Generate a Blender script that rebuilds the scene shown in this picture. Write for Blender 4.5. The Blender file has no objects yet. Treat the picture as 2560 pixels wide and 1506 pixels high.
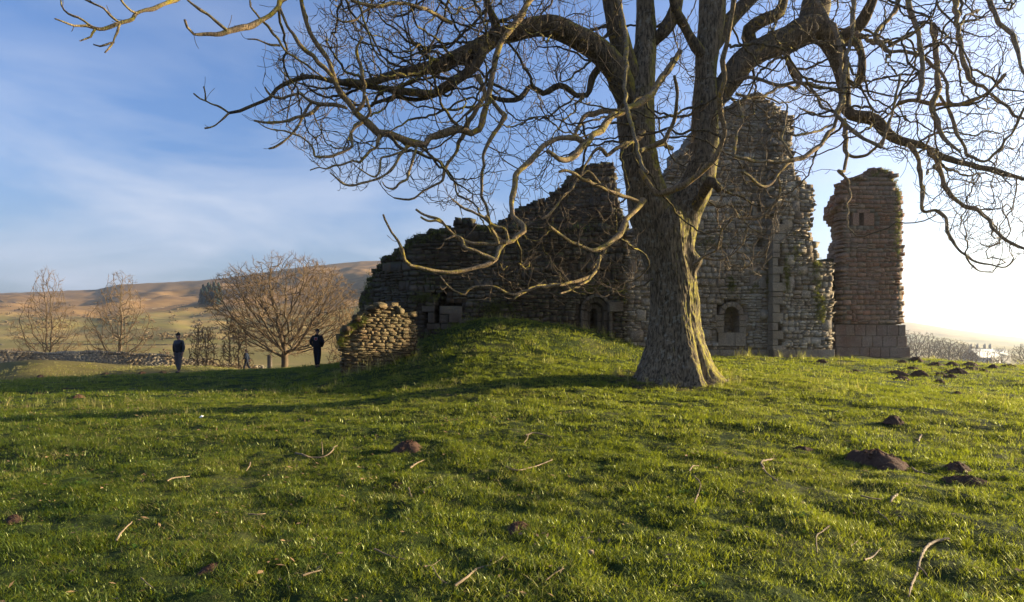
import bpy, math, random
import numpy as np
from mathutils import Vector, Matrix, kdtree

# ------------------------------------------------------------------ camera, world, sun, exposure
F, HZ, CX, EYE = 1500.0, 865.0, 1280.0, 1.6       # focal length and horizon of the 2560 px wide photograph
scene = bpy.context.scene
cam_d = bpy.data.cameras.new("camera")
cam_d.sensor_width = 36.0
cam_d.lens = 36.0 * F / 2560.0
cam_d.shift_y = (HZ - 753.0) / 2560.0
cam_d.clip_start = 0.05
cam_d.clip_end = 12000.0
cam = bpy.data.objects.new("camera", cam_d)
cam.location = (0, 0, EYE)
cam.rotation_euler = (math.radians(90), 0, 0)
scene.collection.objects.link(cam)
scene.camera = cam

SUN_AZ, SUN_EL = math.radians(75.7), math.radians(12.0)   # azimuth from +Y towards +X
SUNV = Vector((math.sin(SUN_AZ) * math.cos(SUN_EL), math.cos(SUN_AZ) * math.cos(SUN_EL), math.sin(SUN_EL)))
world = bpy.data.worlds.new("World")
scene.world = world
world.use_nodes = True
wn, wl = world.node_tree.nodes, world.node_tree.links
wn.clear()
w_out = wn.new("ShaderNodeOutputWorld")
w_bg = wn.new("ShaderNodeBackground")
w_bg.inputs["Strength"].default_value = 0.068
sky = wn.new("ShaderNodeTexSky")
sky.sky_type = 'NISHITA'
sky.sun_disc = False
sky.sun_elevation = SUN_EL
sky.sun_rotation = SUN_AZ
sky.air_density = 1.1
sky.dust_density = 3.2
sky.ozone_density = 2.2
tcw = wn.new("ShaderNodeTexCoord")
mpw = wn.new("ShaderNodeMapping")
mpw.inputs["Scale"].default_value = (1.6, 1.9, 6.0)
mpw.inputs["Rotation"].default_value = (0.10, 0.16, 0.3)
nzw = wn.new("ShaderNodeTexNoise")
nzw.inputs["Scale"].default_value = 1.5
nzw.inputs["Detail"].default_value = 9.0
nzw.inputs["Roughness"].default_value = 0.52
nzw.inputs["Distortion"].default_value = 0.35
rpw = wn.new("ShaderNodeMapRange")
rpw.inputs["From Min"].default_value = 0.44
rpw.inputs["From Max"].default_value = 0.72
rpw.inputs["To Max"].default_value = 0.95
sxw = wn.new("ShaderNodeSeparateXYZ")
altw = wn.new("ShaderNodeMapRange")           # cirrus lies low in the sky, thinning overhead
altw.inputs["From Min"].default_value = 0.52
altw.inputs["From Max"].default_value = 0.16
mulw = wn.new("ShaderNodeMath"); mulw.operation = 'MULTIPLY'
mixw = wn.new("ShaderNodeMix"); mixw.data_type = 'RGBA'; mixw.blend_type = 'LIGHTEN'
mixw.inputs["B"].default_value = (4.1, 3.7, 3.15, 1)
wl.new(tcw.outputs["Generated"], mpw.inputs["Vector"])
wl.new(mpw.outputs["Vector"], nzw.inputs["Vector"])
wl.new(nzw.outputs["Fac"], rpw.inputs["Value"])
wl.new(tcw.outputs["Generated"], sxw.inputs["Vector"])
wl.new(sxw.outputs["Z"], altw.inputs["Value"])
wl.new(rpw.outputs["Result"], mulw.inputs[0])
wl.new(altw.outputs["Result"], mulw.inputs[1])
veil = wn.new("ShaderNodeMapRange")            # thin even veil near the horizon
veil.inputs["From Min"].default_value = 0.26; veil.inputs["From Max"].default_value = 0.0; veil.inputs["To Max"].default_value = 0.56
mxv = wn.new("ShaderNodeMath"); mxv.operation = 'ADD'; mxv.use_clamp = True
wl.new(sxw.outputs["Z"], veil.inputs["Value"])
wl.new(mulw.outputs[0], mxv.inputs[0]); wl.new(veil.outputs["Result"], mxv.inputs[1])
wl.new(mxv.outputs[0], mixw.inputs["Factor"])
wl.new(sky.outputs["Color"], mixw.inputs["A"])
tintw = wn.new("ShaderNodeMix"); tintw.data_type = 'RGBA'; tintw.blend_type = 'MULTIPLY'
tintw.inputs["Factor"].default_value = 1.0
tintw.inputs["B"].default_value = (0.78, 0.95, 1.34, 1)      # the cool white balance of the photograph
wl.new(mixw.outputs["Result"], tintw.inputs["A"])
wl.new(tintw.outputs["Result"], w_bg.inputs["Color"])
wl.new(w_bg.outputs[0], w_out.inputs["Surface"])

sun_d = bpy.data.lights.new("sun", 'SUN')
sun_d.energy = 5.0
sun_d.angle = math.radians(0.55)
sun_d.color = (1.0, 0.83, 0.54)
sun = bpy.data.objects.new("sun", sun_d)
sun.rotation_euler = (-SUNV).to_track_quat('-Z', 'Y').to_euler()
sun.location = (60, 16, 25)
scene.collection.objects.link(sun)

scene.view_settings.view_transform = 'Standard'
scene.view_settings.look = 'None'
scene.view_settings.exposure = 1.75
scene.view_settings.gamma = 1.0
scene.view_settings.use_curve_mapping = False
scene.cycles.max_bounces = 5
scene.cycles.diffuse_bounces = 3
scene.cycles.glossy_bounces = 2
scene.cycles.transmission_bounces = 3
scene.cycles.volume_bounces = 0
scene.cycles.transparent_max_bounces = 4
scene.cycles.use_adaptive_sampling = True
scene.cycles.adaptive_threshold = 0.01
HAZE = 0.00033
HAZE_G = 0.78

# ------------------------------------------------------------------ helpers
C = scene.collection
R = np.random.RandomState
random.seed(5)

def interp(x, xs, ys): return np.interp(x, xs, ys)

def _h(ix, iy, iz, s):
    v = np.sin(ix * 127.1 + iy * 311.7 + iz * 74.7 + s * 19.19) * 43758.5453
    return v - np.floor(v)

def vn(x, y, z=0.0, s=0.0):
    x, y = np.broadcast_arrays(np.asarray(x, float), np.asarray(y, float))
    z = np.broadcast_to(np.asarray(z, float), x.shape)
    ix, iy, iz = np.floor(x), np.floor(y), np.floor(z)
    fx, fy, fz = x - ix, y - iy, z - iz
    fx, fy, fz = [f * f * (3 - 2 * f) for f in (fx, fy, fz)]
    r = 0
    for a in (0, 1):
        for b in (0, 1):
            for c in (0, 1):
                r = r + _h(ix + a, iy + b, iz + c, s) * (fx if a else 1 - fx) * (fy if b else 1 - fy) * (fz if c else 1 - fz)
    return r

def fbm(x, y, z=0.0, o=4, s=0.0):
    r, a, t = 0, 1.0, 0
    for k in range(o):
        r = r + a * vn(x * 2 ** k, y * 2 ** k, np.asarray(z) * 2 ** k, s + k * 3.7); t += a; a *= 0.5
    return r / t

def P(px, py, D):
    return np.array(((px - CX) / F * D, D, EYE + (HZ - py) / F * D))

def mesh_from(name, V, Fc, smooth=False):
    me = bpy.data.meshes.new(name)
    V = np.asarray(V, np.float32)
    if isinstance(Fc, np.ndarray) and Fc.ndim == 2:
        n, k = Fc.shape
        me.vertices.add(len(V)); me.vertices.foreach_set("co", V.ravel())
        me.loops.add(n * k); me.loops.foreach_set("vertex_index", Fc.astype(np.int32).ravel())
        me.polygons.add(n)
        me.polygons.foreach_set("loop_start", np.arange(0, n * k, k, dtype=np.int32))
        me.polygons.foreach_set("loop_total", np.full(n, k, np.int32))
        me.update(calc_edges=True); me.validate()
    else:
        me.from_pydata([tuple(v) for v in V.tolist()], [], [tuple(int(i) for i in f) for f in Fc]); me.update()
    if smooth:
        me.polygons.foreach_set("use_smooth", np.ones(len(me.polygons), bool))
    return me

def link(name, me, mat=None, parent=None, loc=None):
    o = bpy.data.objects.new(name, me)
    if mat is not None and me is not None and len(me.materials) == 0: me.materials.append(mat)
    if parent is not None: o.parent = parent
    if loc is not None: o.location = loc
    C.objects.link(o)
    return o

def tag(o, label=None, cat=None, group=None, kind=None):
    if label: o["label"] = label
    if cat: o["category"] = cat
    if group: o["group"] = group
    if kind: o["kind"] = kind
    return o

def thing(name, label, cat, loc=(0, 0, 0), group=None):
    o = bpy.data.objects.new(name, None); o.empty_display_size = 0.3
    o.location = tuple(float(v) for v in loc); C.objects.link(o)
    return tag(o, label, cat, group)

class Acc:
    """collects pieces of geometry into one mesh (quads kept as quads, triangles as triangles)"""
    def __init__(s): s.V, s.Q, s.T, s.n = [], [], [], 0
    def add(s, V, Q=None, T=None):
        V = np.asarray(V, np.float32)
        if Q is not None and len(Q): s.Q.append(np.asarray(Q) + s.n)
        if T is not None and len(T): s.T.append(np.asarray(T) + s.n)
        s.V.append(V); s.n += len(V)
    def mesh(s, name, smooth=False, offset=None):
        V = np.concatenate(s.V)
        if offset is not None: V = V - np.asarray(offset, np.float32)
        q = np.concatenate(s.Q) if s.Q else np.zeros((0, 4), int)
        t = np.concatenate(s.T) if s.T else np.zeros((0, 3), int)
        me = bpy.data.meshes.new(name)
        me.vertices.add(len(V)); me.vertices.foreach_set("co", V.ravel())
        me.loops.add(q.size + t.size)
        me.loops.foreach_set("vertex_index", np.concatenate([q.ravel(), t.ravel()]).astype(np.int32))
        me.polygons.add(len(q) + len(t))
        ls = np.concatenate([np.arange(len(q)) * 4, q.size + np.arange(len(t)) * 3]).astype(np.int32)
        lt = np.concatenate([np.full(len(q), 4), np.full(len(t), 3)]).astype(np.int32)
        me.polygons.foreach_set("loop_start", ls); me.polygons.foreach_set("loop_total", lt)
        if smooth: me.polygons.foreach_set("use_smooth", np.ones(len(q) + len(t), bool))
        me.update(calc_edges=True)
        return me

# ------------------------------------------------------------------ materials
class NT:
    def __init__(s, name):
        s.m = bpy.data.materials.new(name); s.m.use_nodes = True
        s.t = s.m.node_tree; s.t.nodes.clear()
        s.out = s.t.nodes.new("ShaderNodeOutputMaterial")
    def n(s, kind, **kw):
        nd = s.t.nodes.new("ShaderNode" + kind)
        for k, v in kw.items():
            if k in ("op", "operation"): nd.operation = v
            elif k == "data_type": nd.data_type = v
            elif k == "blend": nd.blend_type = v
            else:
                key = int(k[1:]) if k[0] == "i" and k[1:].isdigit() else k.replace("_", " ")
                s.put(nd.inputs[key], v)
        return nd
    def put(s, sock, v):
        if hasattr(v, "links") or isinstance(v, bpy.types.NodeSocket): s.t.links.new(v, sock)
        elif isinstance(v, (tuple, list)) and len(v) == 3 and sock.type == 'RGBA': sock.default_value = (*v, 1)
        else: sock.default_value = v
    def noise(s, vec, scale, detail=4, rough=0.55, dist=0.0):
        return s.n("TexNoise", Vector=vec, Scale=scale, Detail=float(detail), Roughness=rough, Distortion=dist).outputs["Fac"]
    def rng(s, v, a, b, c=0.0, d=1.0, smooth=True):
        nd = s.n("MapRange", Value=v, From_Min=a, From_Max=b, To_Min=c, To_Max=d)
        if smooth: nd.interpolation_type = 'SMOOTHSTEP'
        return nd.outputs["Result"]
    def mix(s, f, a, b, blend='MIX'):
        nd = s.t.nodes.new("ShaderNodeMix"); nd.data_type = 'RGBA'; nd.blend_type = blend
        s.put(nd.inputs["Factor"], f); s.put(nd.inputs[6], a); s.put(nd.inputs[7], b)
        return nd.outputs[2]
    def math(s, op, a, b=0.0):
        nd = s.t.nodes.new("ShaderNodeMath"); nd.operation = op
        s.put(nd.inputs[0], a); s.put(nd.inputs[1], b); return nd.outputs[0]
    def ramp(s, f, stops):
        nd = s.t.nodes.new("ShaderNodeValToRGB"); s.put(nd.inputs[0], f)
        e = nd.color_ramp.elements
        while len(e) < len(stops): e.new(0.5)
        for el, (p, c) in zip(e, stops): el.position = p; el.color = (*c, 1)
        return nd.outputs[0]
    def geo(s): return s.t.nodes.new("ShaderNodeNewGeometry").outputs
    def mapv(s, vec, scale):
        return s.n("Mapping", Vector=vec, Scale=scale).outputs[0]
    def bump(s, h, dist=0.02, strength=0.8):
        return s.n("Bump", Height=h, Distance=dist, Strength=strength).outputs[0]
    def surf(s, col, rough=0.9, normal=None, spec=0.2):
        b = s.t.nodes.new("ShaderNodeBsdfPrincipled")
        s.put(b.inputs["Base Color"], col); s.put(b.inputs["Roughness"], rough)
        b.inputs["Specular IOR Level"].default_value = spec
        if normal is not None: s.put(b.inputs["Normal"], normal)
        s.t.links.new(b.outputs[0], s.out.inputs["Surface"]); return b

def simple(name, col, rough=0.85, nscale=8.0, var=0.35, bd=0.004, spec=0.2):
    t = NT(name); g = t.n("TexCoord").outputs["Object"]
    f = t.noise(g, nscale, 5, 0.6)
    c = t.mix(f, tuple(v * (1 - var) for v in col), tuple(min(1, v * (1 + var)) for v in col))
    t.surf(c, rough, t.bump(f, bd), spec); return t.m

def stone_mat(name, stops, lichen=0.35, moss=0.3, lichcol=(0.42, 0.42, 0.37)):
    t = NT(name); g = t.geo()
    pos, nrm, isl = g["Position"], g["Normal"], g["Random Per Island"]
    oi = t.t.nodes.new("ShaderNodeObjectInfo").outputs["Random"]
    r = t.math('FRACT', t.math('ADD', isl, oi))
    base = t.ramp(r, stops)
    n1 = t.noise(pos, 2.6, 5, 0.6); n2 = t.noise(pos, 16, 6, 0.65); n3 = t.noise(pos, 60, 4, 0.6)
    base = t.mix(t.rng(n2, 0.3, 0.7), t.mix(0.55, base, (0.06, 0.045, 0.035)), base)
    big = t.noise(pos, 0.45, 4, 0.6)
    base = t.mix(t.rng(big, 0.35, 0.7, 0.0, 0.6), base, t.mix(0.5, base, lichcol))
    lf = t.math('MULTIPLY', t.rng(n2, 0.56, 0.66), t.rng(n1, 0.42, 0.62, 0.0, lichen))
    base = t.mix(lf, base, lichcol)
    z = t.n("SeparateXYZ", Vector=nrm).outputs["Z"]
    mf = t.math('MULTIPLY', t.rng(t.math('ADD', z, t.math('MULTIPLY', n1, 0.9)), 0.55, 1.1), moss)
    mf2 = t.math('MULTIPLY', t.rng(n1, 0.60, 0.72), moss * 0.8)
    base = t.mix(t.math('MAXIMUM', mf, mf2), base, t.mix(n2, (0.035, 0.045, 0.012), (0.11, 0.10, 0.03)))
    h = t.math('ADD', t.math('MULTIPLY', n2, 1.0), t.math('MULTIPLY', n3, 0.35))
    t.surf(base, 0.95, t.bump(h, 0.05, 0.9), 0.12)
    return t.m

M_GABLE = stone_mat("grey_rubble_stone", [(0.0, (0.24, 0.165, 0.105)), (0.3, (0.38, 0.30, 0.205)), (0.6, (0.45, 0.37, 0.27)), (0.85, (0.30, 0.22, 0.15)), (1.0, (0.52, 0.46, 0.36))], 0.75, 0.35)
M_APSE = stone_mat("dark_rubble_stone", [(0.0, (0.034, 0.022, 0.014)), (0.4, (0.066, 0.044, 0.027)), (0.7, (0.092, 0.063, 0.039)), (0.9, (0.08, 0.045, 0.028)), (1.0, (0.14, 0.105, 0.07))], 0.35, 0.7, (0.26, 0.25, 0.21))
M_TOWER = stone_mat("red_sandstone_ashlar", [(0.0, (0.29, 0.135, 0.075)), (0.35, (0.37, 0.195, 0.115)), (0.7, (0.33, 0.18, 0.105)), (0.9, (0.42, 0.255, 0.15)), (1.0, (0.50, 0.20, 0.09))], 0.3, 0.25)
M_FRAG = stone_mat("tumbled_stone", [(0.0, (0.07, 0.036, 0.019)), (0.4, (0.13, 0.074, 0.038)), (0.7, (0.175, 0.105, 0.054)), (1.0, (0.23, 0.15, 0.085))], 0.35, 0.35, (0.45, 0.40, 0.22))
M_DRY = stone_mat("drystone_sandstone", [(0.0, (0.24, 0.17, 0.10)), (0.4, (0.34, 0.25, 0.15)), (0.75, (0.42, 0.33, 0.21)), (1.0, (0.30, 0.24, 0.17))], 0.4, 0.18)
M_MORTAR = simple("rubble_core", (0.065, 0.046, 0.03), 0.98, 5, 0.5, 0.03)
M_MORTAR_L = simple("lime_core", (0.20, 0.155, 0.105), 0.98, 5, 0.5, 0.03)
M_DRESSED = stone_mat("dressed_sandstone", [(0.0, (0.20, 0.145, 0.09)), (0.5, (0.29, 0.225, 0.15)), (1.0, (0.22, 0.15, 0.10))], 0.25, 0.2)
M_PLINTH = stone_mat("plinth_sandstone", [(0.0, (0.20, 0.095, 0.055)), (0.5, (0.27, 0.145, 0.085)), (1.0, (0.24, 0.15, 0.10))], 0.35, 0.3)
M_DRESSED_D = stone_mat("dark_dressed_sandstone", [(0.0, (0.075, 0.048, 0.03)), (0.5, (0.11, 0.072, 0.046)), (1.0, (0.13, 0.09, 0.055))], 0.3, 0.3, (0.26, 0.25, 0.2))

def bark_mat(name, dark, light, lichen, moss, vs=1.0, gold=(0.42, 0.26, 0.035)):
    t = NT(name); g = t.geo(); pos = g["Position"]; nrm = g["Normal"]
    st = t.mapv(pos, (14 * vs, 14 * vs, 2.6 * vs))
    n1 = t.noise(st, 1.6, 6, 0.62, 0.6); n2 = t.noise(pos, 1.7, 5, 0.6); n3 = t.noise(pos, 9, 5, 0.62)
    c = t.mix(t.rng(n1, 0.34, 0.66), dark, light)
    s = t.n("SeparateXYZ", Vector=nrm).outputs
    lf = t.math('MULTIPLY', t.rng(n3, 0.52, 0.64), t.rng(n2, 0.40, 0.60, 0.0, lichen))
    c = t.mix(lf, c, t.mix(t.rng(n2, .42, .56), (0.46, 0.42, 0.33), gold))
    side = t.math('ADD', t.math('MULTIPLY', s["X"], 0.55), t.math('MULTIPLY', s["Z"], 0.35))
    mf = t.math('MULTIPLY', t.rng(t.math('ADD', side, n2), 0.66, 1.0), t.math('MULTIPLY', t.rng(n3, 0.36, 0.56), moss))
    c = t.mix(mf, c, t.mix(n3, (0.08, 0.09, 0.012), (0.34, 0.27, 0.03)))
    t.surf(c, 0.92, t.bump(n1, 0.025, 0.9), 0.15)
    return t.m

M_BARK = bark_mat("ash_trunk_bark", (0.04, 0.029, 0.018), (0.225, 0.168, 0.105), 0.5, 0.95, gold=(0.33, 0.31, 0.25))
M_LIMB = bark_mat("ash_limb_bark", (0.038, 0.027, 0.017), (0.15, 0.108, 0.065), 0.55, 0.9)
M_BRANCH = bark_mat("ash_branch_bark", (0.11, 0.075, 0.042), (0.36, 0.25, 0.145), 1.0, 0.75, 2.0)  # lichened bark; extra gold and a paler tone imitate golden sunlight
M_TWIG = simple("ash_twig_bark", (0.115, 0.082, 0.05), 0.85, 3, 0.45, 0.0)
M_FARBARK = simple("far_tree_bark", (0.12, 0.085, 0.05), 0.9, 2, 0.35, 0.0)
M_FARTWIG = simple("far_tree_twigs", (0.175, 0.112, 0.055), 0.9, 2, 0.3, 0.0)
M_HAZETWIG = simple("valley_tree_twigs", (0.13, 0.10, 0.085), 0.9, 2, 0.3, 0.0)
M_STICK = simple("dead_ash_stick", (0.21, 0.15, 0.09), 0.8, 25, 0.35, 0.003)
M_SOIL = simple("molehill_soil", (0.080, 0.043, 0.027), 0.98, 30, 0.55, 0.02)
M_WHITE = simple("white_paper", (0.78, 0.78, 0.78), 0.6, 30, 0.1, 0.001)

# ground: green pasture close by, tan moor on the hill
def ground_material():
    t = NT("pasture_and_moor"); g = t.geo(); pos = g["Position"]
    s = t.n("SeparateXYZ", Vector=pos).outputs
    na = t.noise(pos, 0.5, 5, 0.6); nb = t.noise(pos, 6.0, 5, 0.65); nc = t.noise(pos, 28.0, 4, 0.6)
    near = t.mix(t.rng(nb, 0.3, 0.7), (0.014, 0.022, 0.005), (0.040, 0.056, 0.010))
    near = t.mix(t.rng(na, 0.5, 0.72, 0, 0.55), near, (0.125, 0.115, 0.04))
    near = t.mix(t.rng(nc, 0.62, 0.74, 0, 0.6), near, (0.05, 0.035, 0.02))
    near = t.mix(t.rng(s["Y"], 29.0, 38.0, 0, .8), near, t.mix(nb, (0.11, 0.095, 0.03), (0.20, 0.15, 0.055)))
    tdv = t.n("VectorMath", i0=t.mapv(pos, (1, 1, 0)), i1=(4.37, 16.0, 0.0)); tdv.operation = 'DISTANCE'
    td = t.math('SUBTRACT', tdv.outputs["Value"], t.math('MULTIPLY', nb, 1.2))
    near = t.mix(t.rng(td, 0.6, 1.7, .85, 0), near, t.mix(nc, (0.05, 0.03, 0.018), (0.11, 0.07, 0.04)))     # worn soil at the foot of the ash
    # pasture beyond the ditch
    nf = t.noise(t.mapv(pos, (0.010, 0.028, 0.02)), 1.0, 6, 0.6)
    ng = t.noise(t.mapv(pos, (0.004, 0.012, 0.03)), 6.0, 6, 0.62)
    nh = t.noise(t.mapv(pos, (0.05, 0.12, 0.2)), 1.0, 6, 0.62)
    field = t.mix(t.rng(nf, 0.4, 0.62), (0.20, 0.165, 0.055), (0.32, 0.225, 0.085))
    moor = t.ramp(nh, [(0.25, (0.17, 0.09, 0.035)), (0.5, (0.31, 0.18, 0.068)), (0.8, (0.41, 0.255, 0.10))])
    nk = t.noise(t.mapv(pos, (0.16, 0.5, 0.6)), 1.0, 5, 0.65); moor = t.mix(t.rng(nk, .35, .65, 0, .5), moor, t.mix(0.55, moor, (0.13, 0.08, 0.04)))
    heath = t.mix(0.6, moor, (0.10, 0.065, 0.05))
    moor = t.mix(t.rng(ng, 0.54, 0.66, 0, 0.75), moor, heath)
    up = t.math('ADD', s["Z"], t.math('MULTIPLY', t.math('SUBTRACT', nf, 0.5), 40.0))
    far = t.mix(t.rng(up, 12.0, 34.0), field, moor)
    fy = t.rng(s["Y"], 46.0, 80.0)
    c = t.mix(fy, near, far)
    hb = t.math('ADD', nb, t.math('MULTIPLY', nc, 0.4))
    t.surf(c, 0.97, t.bump(hb, 0.06, 0.7), 0.08)
    return t.m
M_GROUND = ground_material()

def grass_mat(name, a, b, straw, sfrac, trans=0.55):
    t = NT(name); pos = t.geo()["Position"]
    oi = t.t.nodes.new("ShaderNodeObjectInfo").outputs["Random"]
    isl = t.geo()["Random Per Island"]
    na = t.noise(pos, 0.45, 4, 0.6); nb = t.noise(pos, 2.3, 3, 0.6)
    c = t.mix(t.rng(t.math('ADD', t.math('MULTIPLY', nb, 0.7), t.math('MULTIPLY', oi, 0.3)), 0.3, 0.75), a, b)
    k = t.math('ADD', isl, t.math('MULTIPLY', t.math('SUBTRACT', na, 0.5), 0.9))
    c = t.mix(t.rng(k, 1.0 - sfrac, 1.06 - sfrac, 0, 0.85), c, straw)
    d = t.n("BsdfDiffuse", Color=c); tr = t.n("BsdfTranslucent", Color=t.mix(0.55, c, (0.40, 0.42, 0.015)))
    gl = t.n("BsdfGlossy", Color=(0.55, 0.58, 0.30), Roughness=0.42)
    m1 = t.n("MixShader", Fac=trans); t.t.links.new(d.outputs[0], m1.inputs[1]); t.t.links.new(tr.outputs[0], m1.inputs[2])
    m2 = t.n("MixShader", Fac=0.09); t.t.links.new(m1.outputs[0], m2.inputs[1]); t.t.links.new(gl.outputs[0], m2.inputs[2])
    t.t.links.new(m2.outputs[0], t.out.inputs["Surface"])
    return t.m
M_GRASS = grass_mat("turf_blades", (0.030, 0.072, 0.006), (0.118, 0.150, 0.011), (0.36, 0.28, 0.11), 0.14)
M_STRAW = grass_mat("dry_grass_blades", (0.16, 0.17, 0.04), (0.36, 0.29, 0.12), (0.45, 0.34, 0.15), 0.45)
M_MOSS = grass_mat("wall_top_turf", (0.025, 0.042, 0.010), (0.060, 0.075, 0.018), (0.16, 0.13, 0.05), 0.2, 0.35)

# ------------------------------------------------------------------ terrain height
def cp(px, py, D):
    p = P(px, py, D); return (p[0], p[1], p[2])
CTRL = [(0, 0, 0), (-3, 3.5, 0), (3, 3.5, 0), (0, 6.5, .06), (-6, 8, .0), (6, 8, .12), (-12, 7, -.1), (12, 7, .15), (0, 10, .28),
        (-6, 12, .12), (-12, 13, .10), (10, 13, .38), (20, 14, .25), (-20, 14, 0), (0, -10, -.2), (20, -5, 0), (-20, -5, -.2), (-35, 10, -.2), (35, 10, -.5),
        (4.2, 13, .47), cp(1690, 950, 16.2), cp(1560, 950, 16), cp(1800, 935, 17), cp(1900, 915, 20), cp(1690, 905, 21),
        cp(0, 978, 18.6), cp(-300, 985, 19), cp(300, 968, 21), cp(600, 965, 21), cp(830, 955, 20.5),
        cp(0, 957, 24), cp(200, 946, 25.5), cp(450, 937, 26.8), cp(617, 925, 28), cp(793, 921, 27), cp(850, 912, 27), cp(-300, 965, 24),
        (-27, 32, -1.3), (-33, 33, -1.6), (-22, 33, -.9), (-18, 35, -.35), (-14, 34, 0.0), (-40, 33, -1.6),
        cp(0, 911, 42), cp(200, 911, 42), cp(330, 917, 42), cp(450, 926, 42), cp(617, 925, 42.7), cp(-300, 905, 42), cp(720, 924, 46), cp(860, 915, 45),
        cp(0, 911, 50), cp(200, 909, 50), cp(400, 919, 50), cp(600, 926, 50), cp(710, 924, 52), cp(860, 920, 52), cp(-400, 905, 52),
        cp(1200, 806, 23.0), cp(1280, 803, 23.4), cp(1400, 814, 23.9), cp(1500, 838, 24), cp(1560, 856, 24.4), cp(1620, 878, 24.6),
        cp(1120, 846, 22.6), cp(1050, 885, 21.7), cp(960, 918, 20.6), cp(870, 938, 20), cp(1280, 862, 20), cp(1280, 925, 17), cp(1120, 915, 18),
        cp(1400, 885, 19.6), cp(1480, 905, 19), cp(1560, 895, 21), cp(980, 965, 17.5), cp(1150, 800, 26), cp(950, 880, 27), (0, 28, 2.2), (0, 34, 1.4), (-8, 33, .7),
        cp(1750, 888, 25.2), cp(1850, 889, 25.4), cp(1950, 890, 25.6), cp(2080, 893, 26), cp(2150, 894, 26.5), cp(2270, 896, 26.8), (10, 34, 1.0), (18, 34, .6),
        cp(2000, 915, 21), cp(2150, 935, 20), cp(2340, 912, 25), cp(2440, 912, 28), cp(2560, 918, 29), cp(2700, 925, 29), cp(2350, 960, 18), cp(2560, 1000, 14.4),
        (30, 36, -.6), (24, 38, -.5), (40, 30, -1.2), (36, 44, -2.6), (25, 50, -2.8), (50, 50, -4.5), (0, 50, .2), (0, 62, -.5), (12, 55, -1)]
CT = np.array(CTRL)
def _phi(r2): return np.sqrt(r2 + 2.2)
def _solve():
    X = CT[:, :2]; n = len(X)
    d2 = ((X[:, None] - X[None]) ** 2).sum(-1)
    A = np.zeros((n + 3, n + 3)); A[:n, :n] = _phi(d2) - np.eye(n) * 0.06
    A[:n, n] = 1; A[:n, n + 1:] = X; A[n, :n] = 1; A[n + 1:, :n] = X.T
    b = np.zeros(n + 3); b[:n] = CT[:, 2]
    return np.linalg.solve(A, b)
W_ = _solve()
def near_h(x, y):
    r = W_[len(CT)] + W_[len(CT) + 1] * x + W_[len(CT) + 2] * y
    for i in range(len(CT)):
        r = r + W_[i] * _phi((x - CT[i, 0]) ** 2 + (y - CT[i, 1]) ** 2)
    return r
SKX = [-1500, -400, 0, 240, 300, 500, 560, 750, 900, 1000, 1280, 1500, 1700, 1900, 2100, 2280, 2400, 2560, 2900, 4000]
SKY = [790, 755, 733, 723, 711, 702, 696, 668, 653, 650, 662, 700, 745, 780, 800, 806, 826, 846, 856, 862]
def ss(a, b, x):
    t = np.clip((x - a) / (b - a), 0, 1); return t * t * (3 - 2 * t)
def far_h(x, y):
    yy = np.maximum(y, 8.0)
    px = np.clip(CX + F * x / yy, -1500, 4000)
    right = ss(1300, 2000, px)
    Dh = 900 + 900 * right
    zt = EYE + (HZ - interp(px, SKX, SKY)) / F * Dh
    zb = -1.2 - 5.0 * right
    y0 = 95 + 420 * right
    s = np.clip((yy - y0) / (Dh - y0), 0, 1.0)
    und = (fbm(x / 90, y / 130, 0, 4, 7.0) - 0.5) * 17 * np.clip(s * 5, 0, 1) * np.clip((1.02 - s) * 5, 0, 1)
    und = und + (fbm(x / 26, y / 40, 0, 3, 17.0) - .5) * 6 * np.clip(s * 4, 0, 1) * np.clip((1.0 - s) * 6, 0, 1)
    gul = np.abs(vn(x / 60 + y / 300, y / 260, 0, 3.0) - 0.5) * -14 * np.clip(s * 6, 0, 1) * np.clip((0.85 - s) * 4, 0, 1)
    z = zb + (zt - zb) * s ** (1.25) + und + gul * (1 - right)
    z = z - np.clip(yy - Dh, 0, 3000) * 0.03
    side = ss(0.0, 60.0, y)
    return z * side + (-1.5) * (1 - side) + (fbm(x / 14, y / 14, 0, 2, 2.0) - 0.5) * 0.8
def height(x, y):
    x, y = np.broadcast_arrays(np.asarray(x, float), np.asarray(y, float))
    d = np.hypot(x * 0.92, y - 18)
    w = 1 - ss(40, 66, d)
    h = far_h(x, y) * (1 - w)
    h = h + near_h(np.clip(x, -60, 60), np.clip(y, -30, 75)) * w
    return h
def bumps(x, y):
    dd = np.hypot(x, y)
    a = (fbm(x / 1.1, y / 1.1, 0, 3, 1.0) - 0.5) * 0.10 + (fbm(x / 0.33, y / 0.33, 0, 2, 5.0) - 0.5) * 0.11
    b = (fbm(x / 3.5, y / 3.5, 0, 2, 9.0) - 0.5) * 0.14
    bank = .26 * np.sin(x * .62 + y * .35 + 2 * vn(x / 5, y / 5, 0, 4.0)) * ss(30, 34, y) * ss(47, 42, y) * ss(-12, -18, x)
    return a * ss(60, 30, dd) * np.clip(dd / 2.0, 0, 1) + b * ss(70, 40, dd) + bank
def gz(x, y): return height(x, y) + bumps(x, y)
def ground_at(px, py, d0=2.0, d1=70.0, step=0.04):
    D = np.arange(d0, d1, step) if d1 < 100 else np.geomspace(d0, d1, 4000)
    x = (px - CX) / F * D; z = EYE + (HZ - py) / F * D
    g = gz(x, D)
    i = np.argmax(g >= z)
    if g[i] < z[i]: i = len(D) - 1
    return float(x[i]), float(D[i]), float(g[i])

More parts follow.
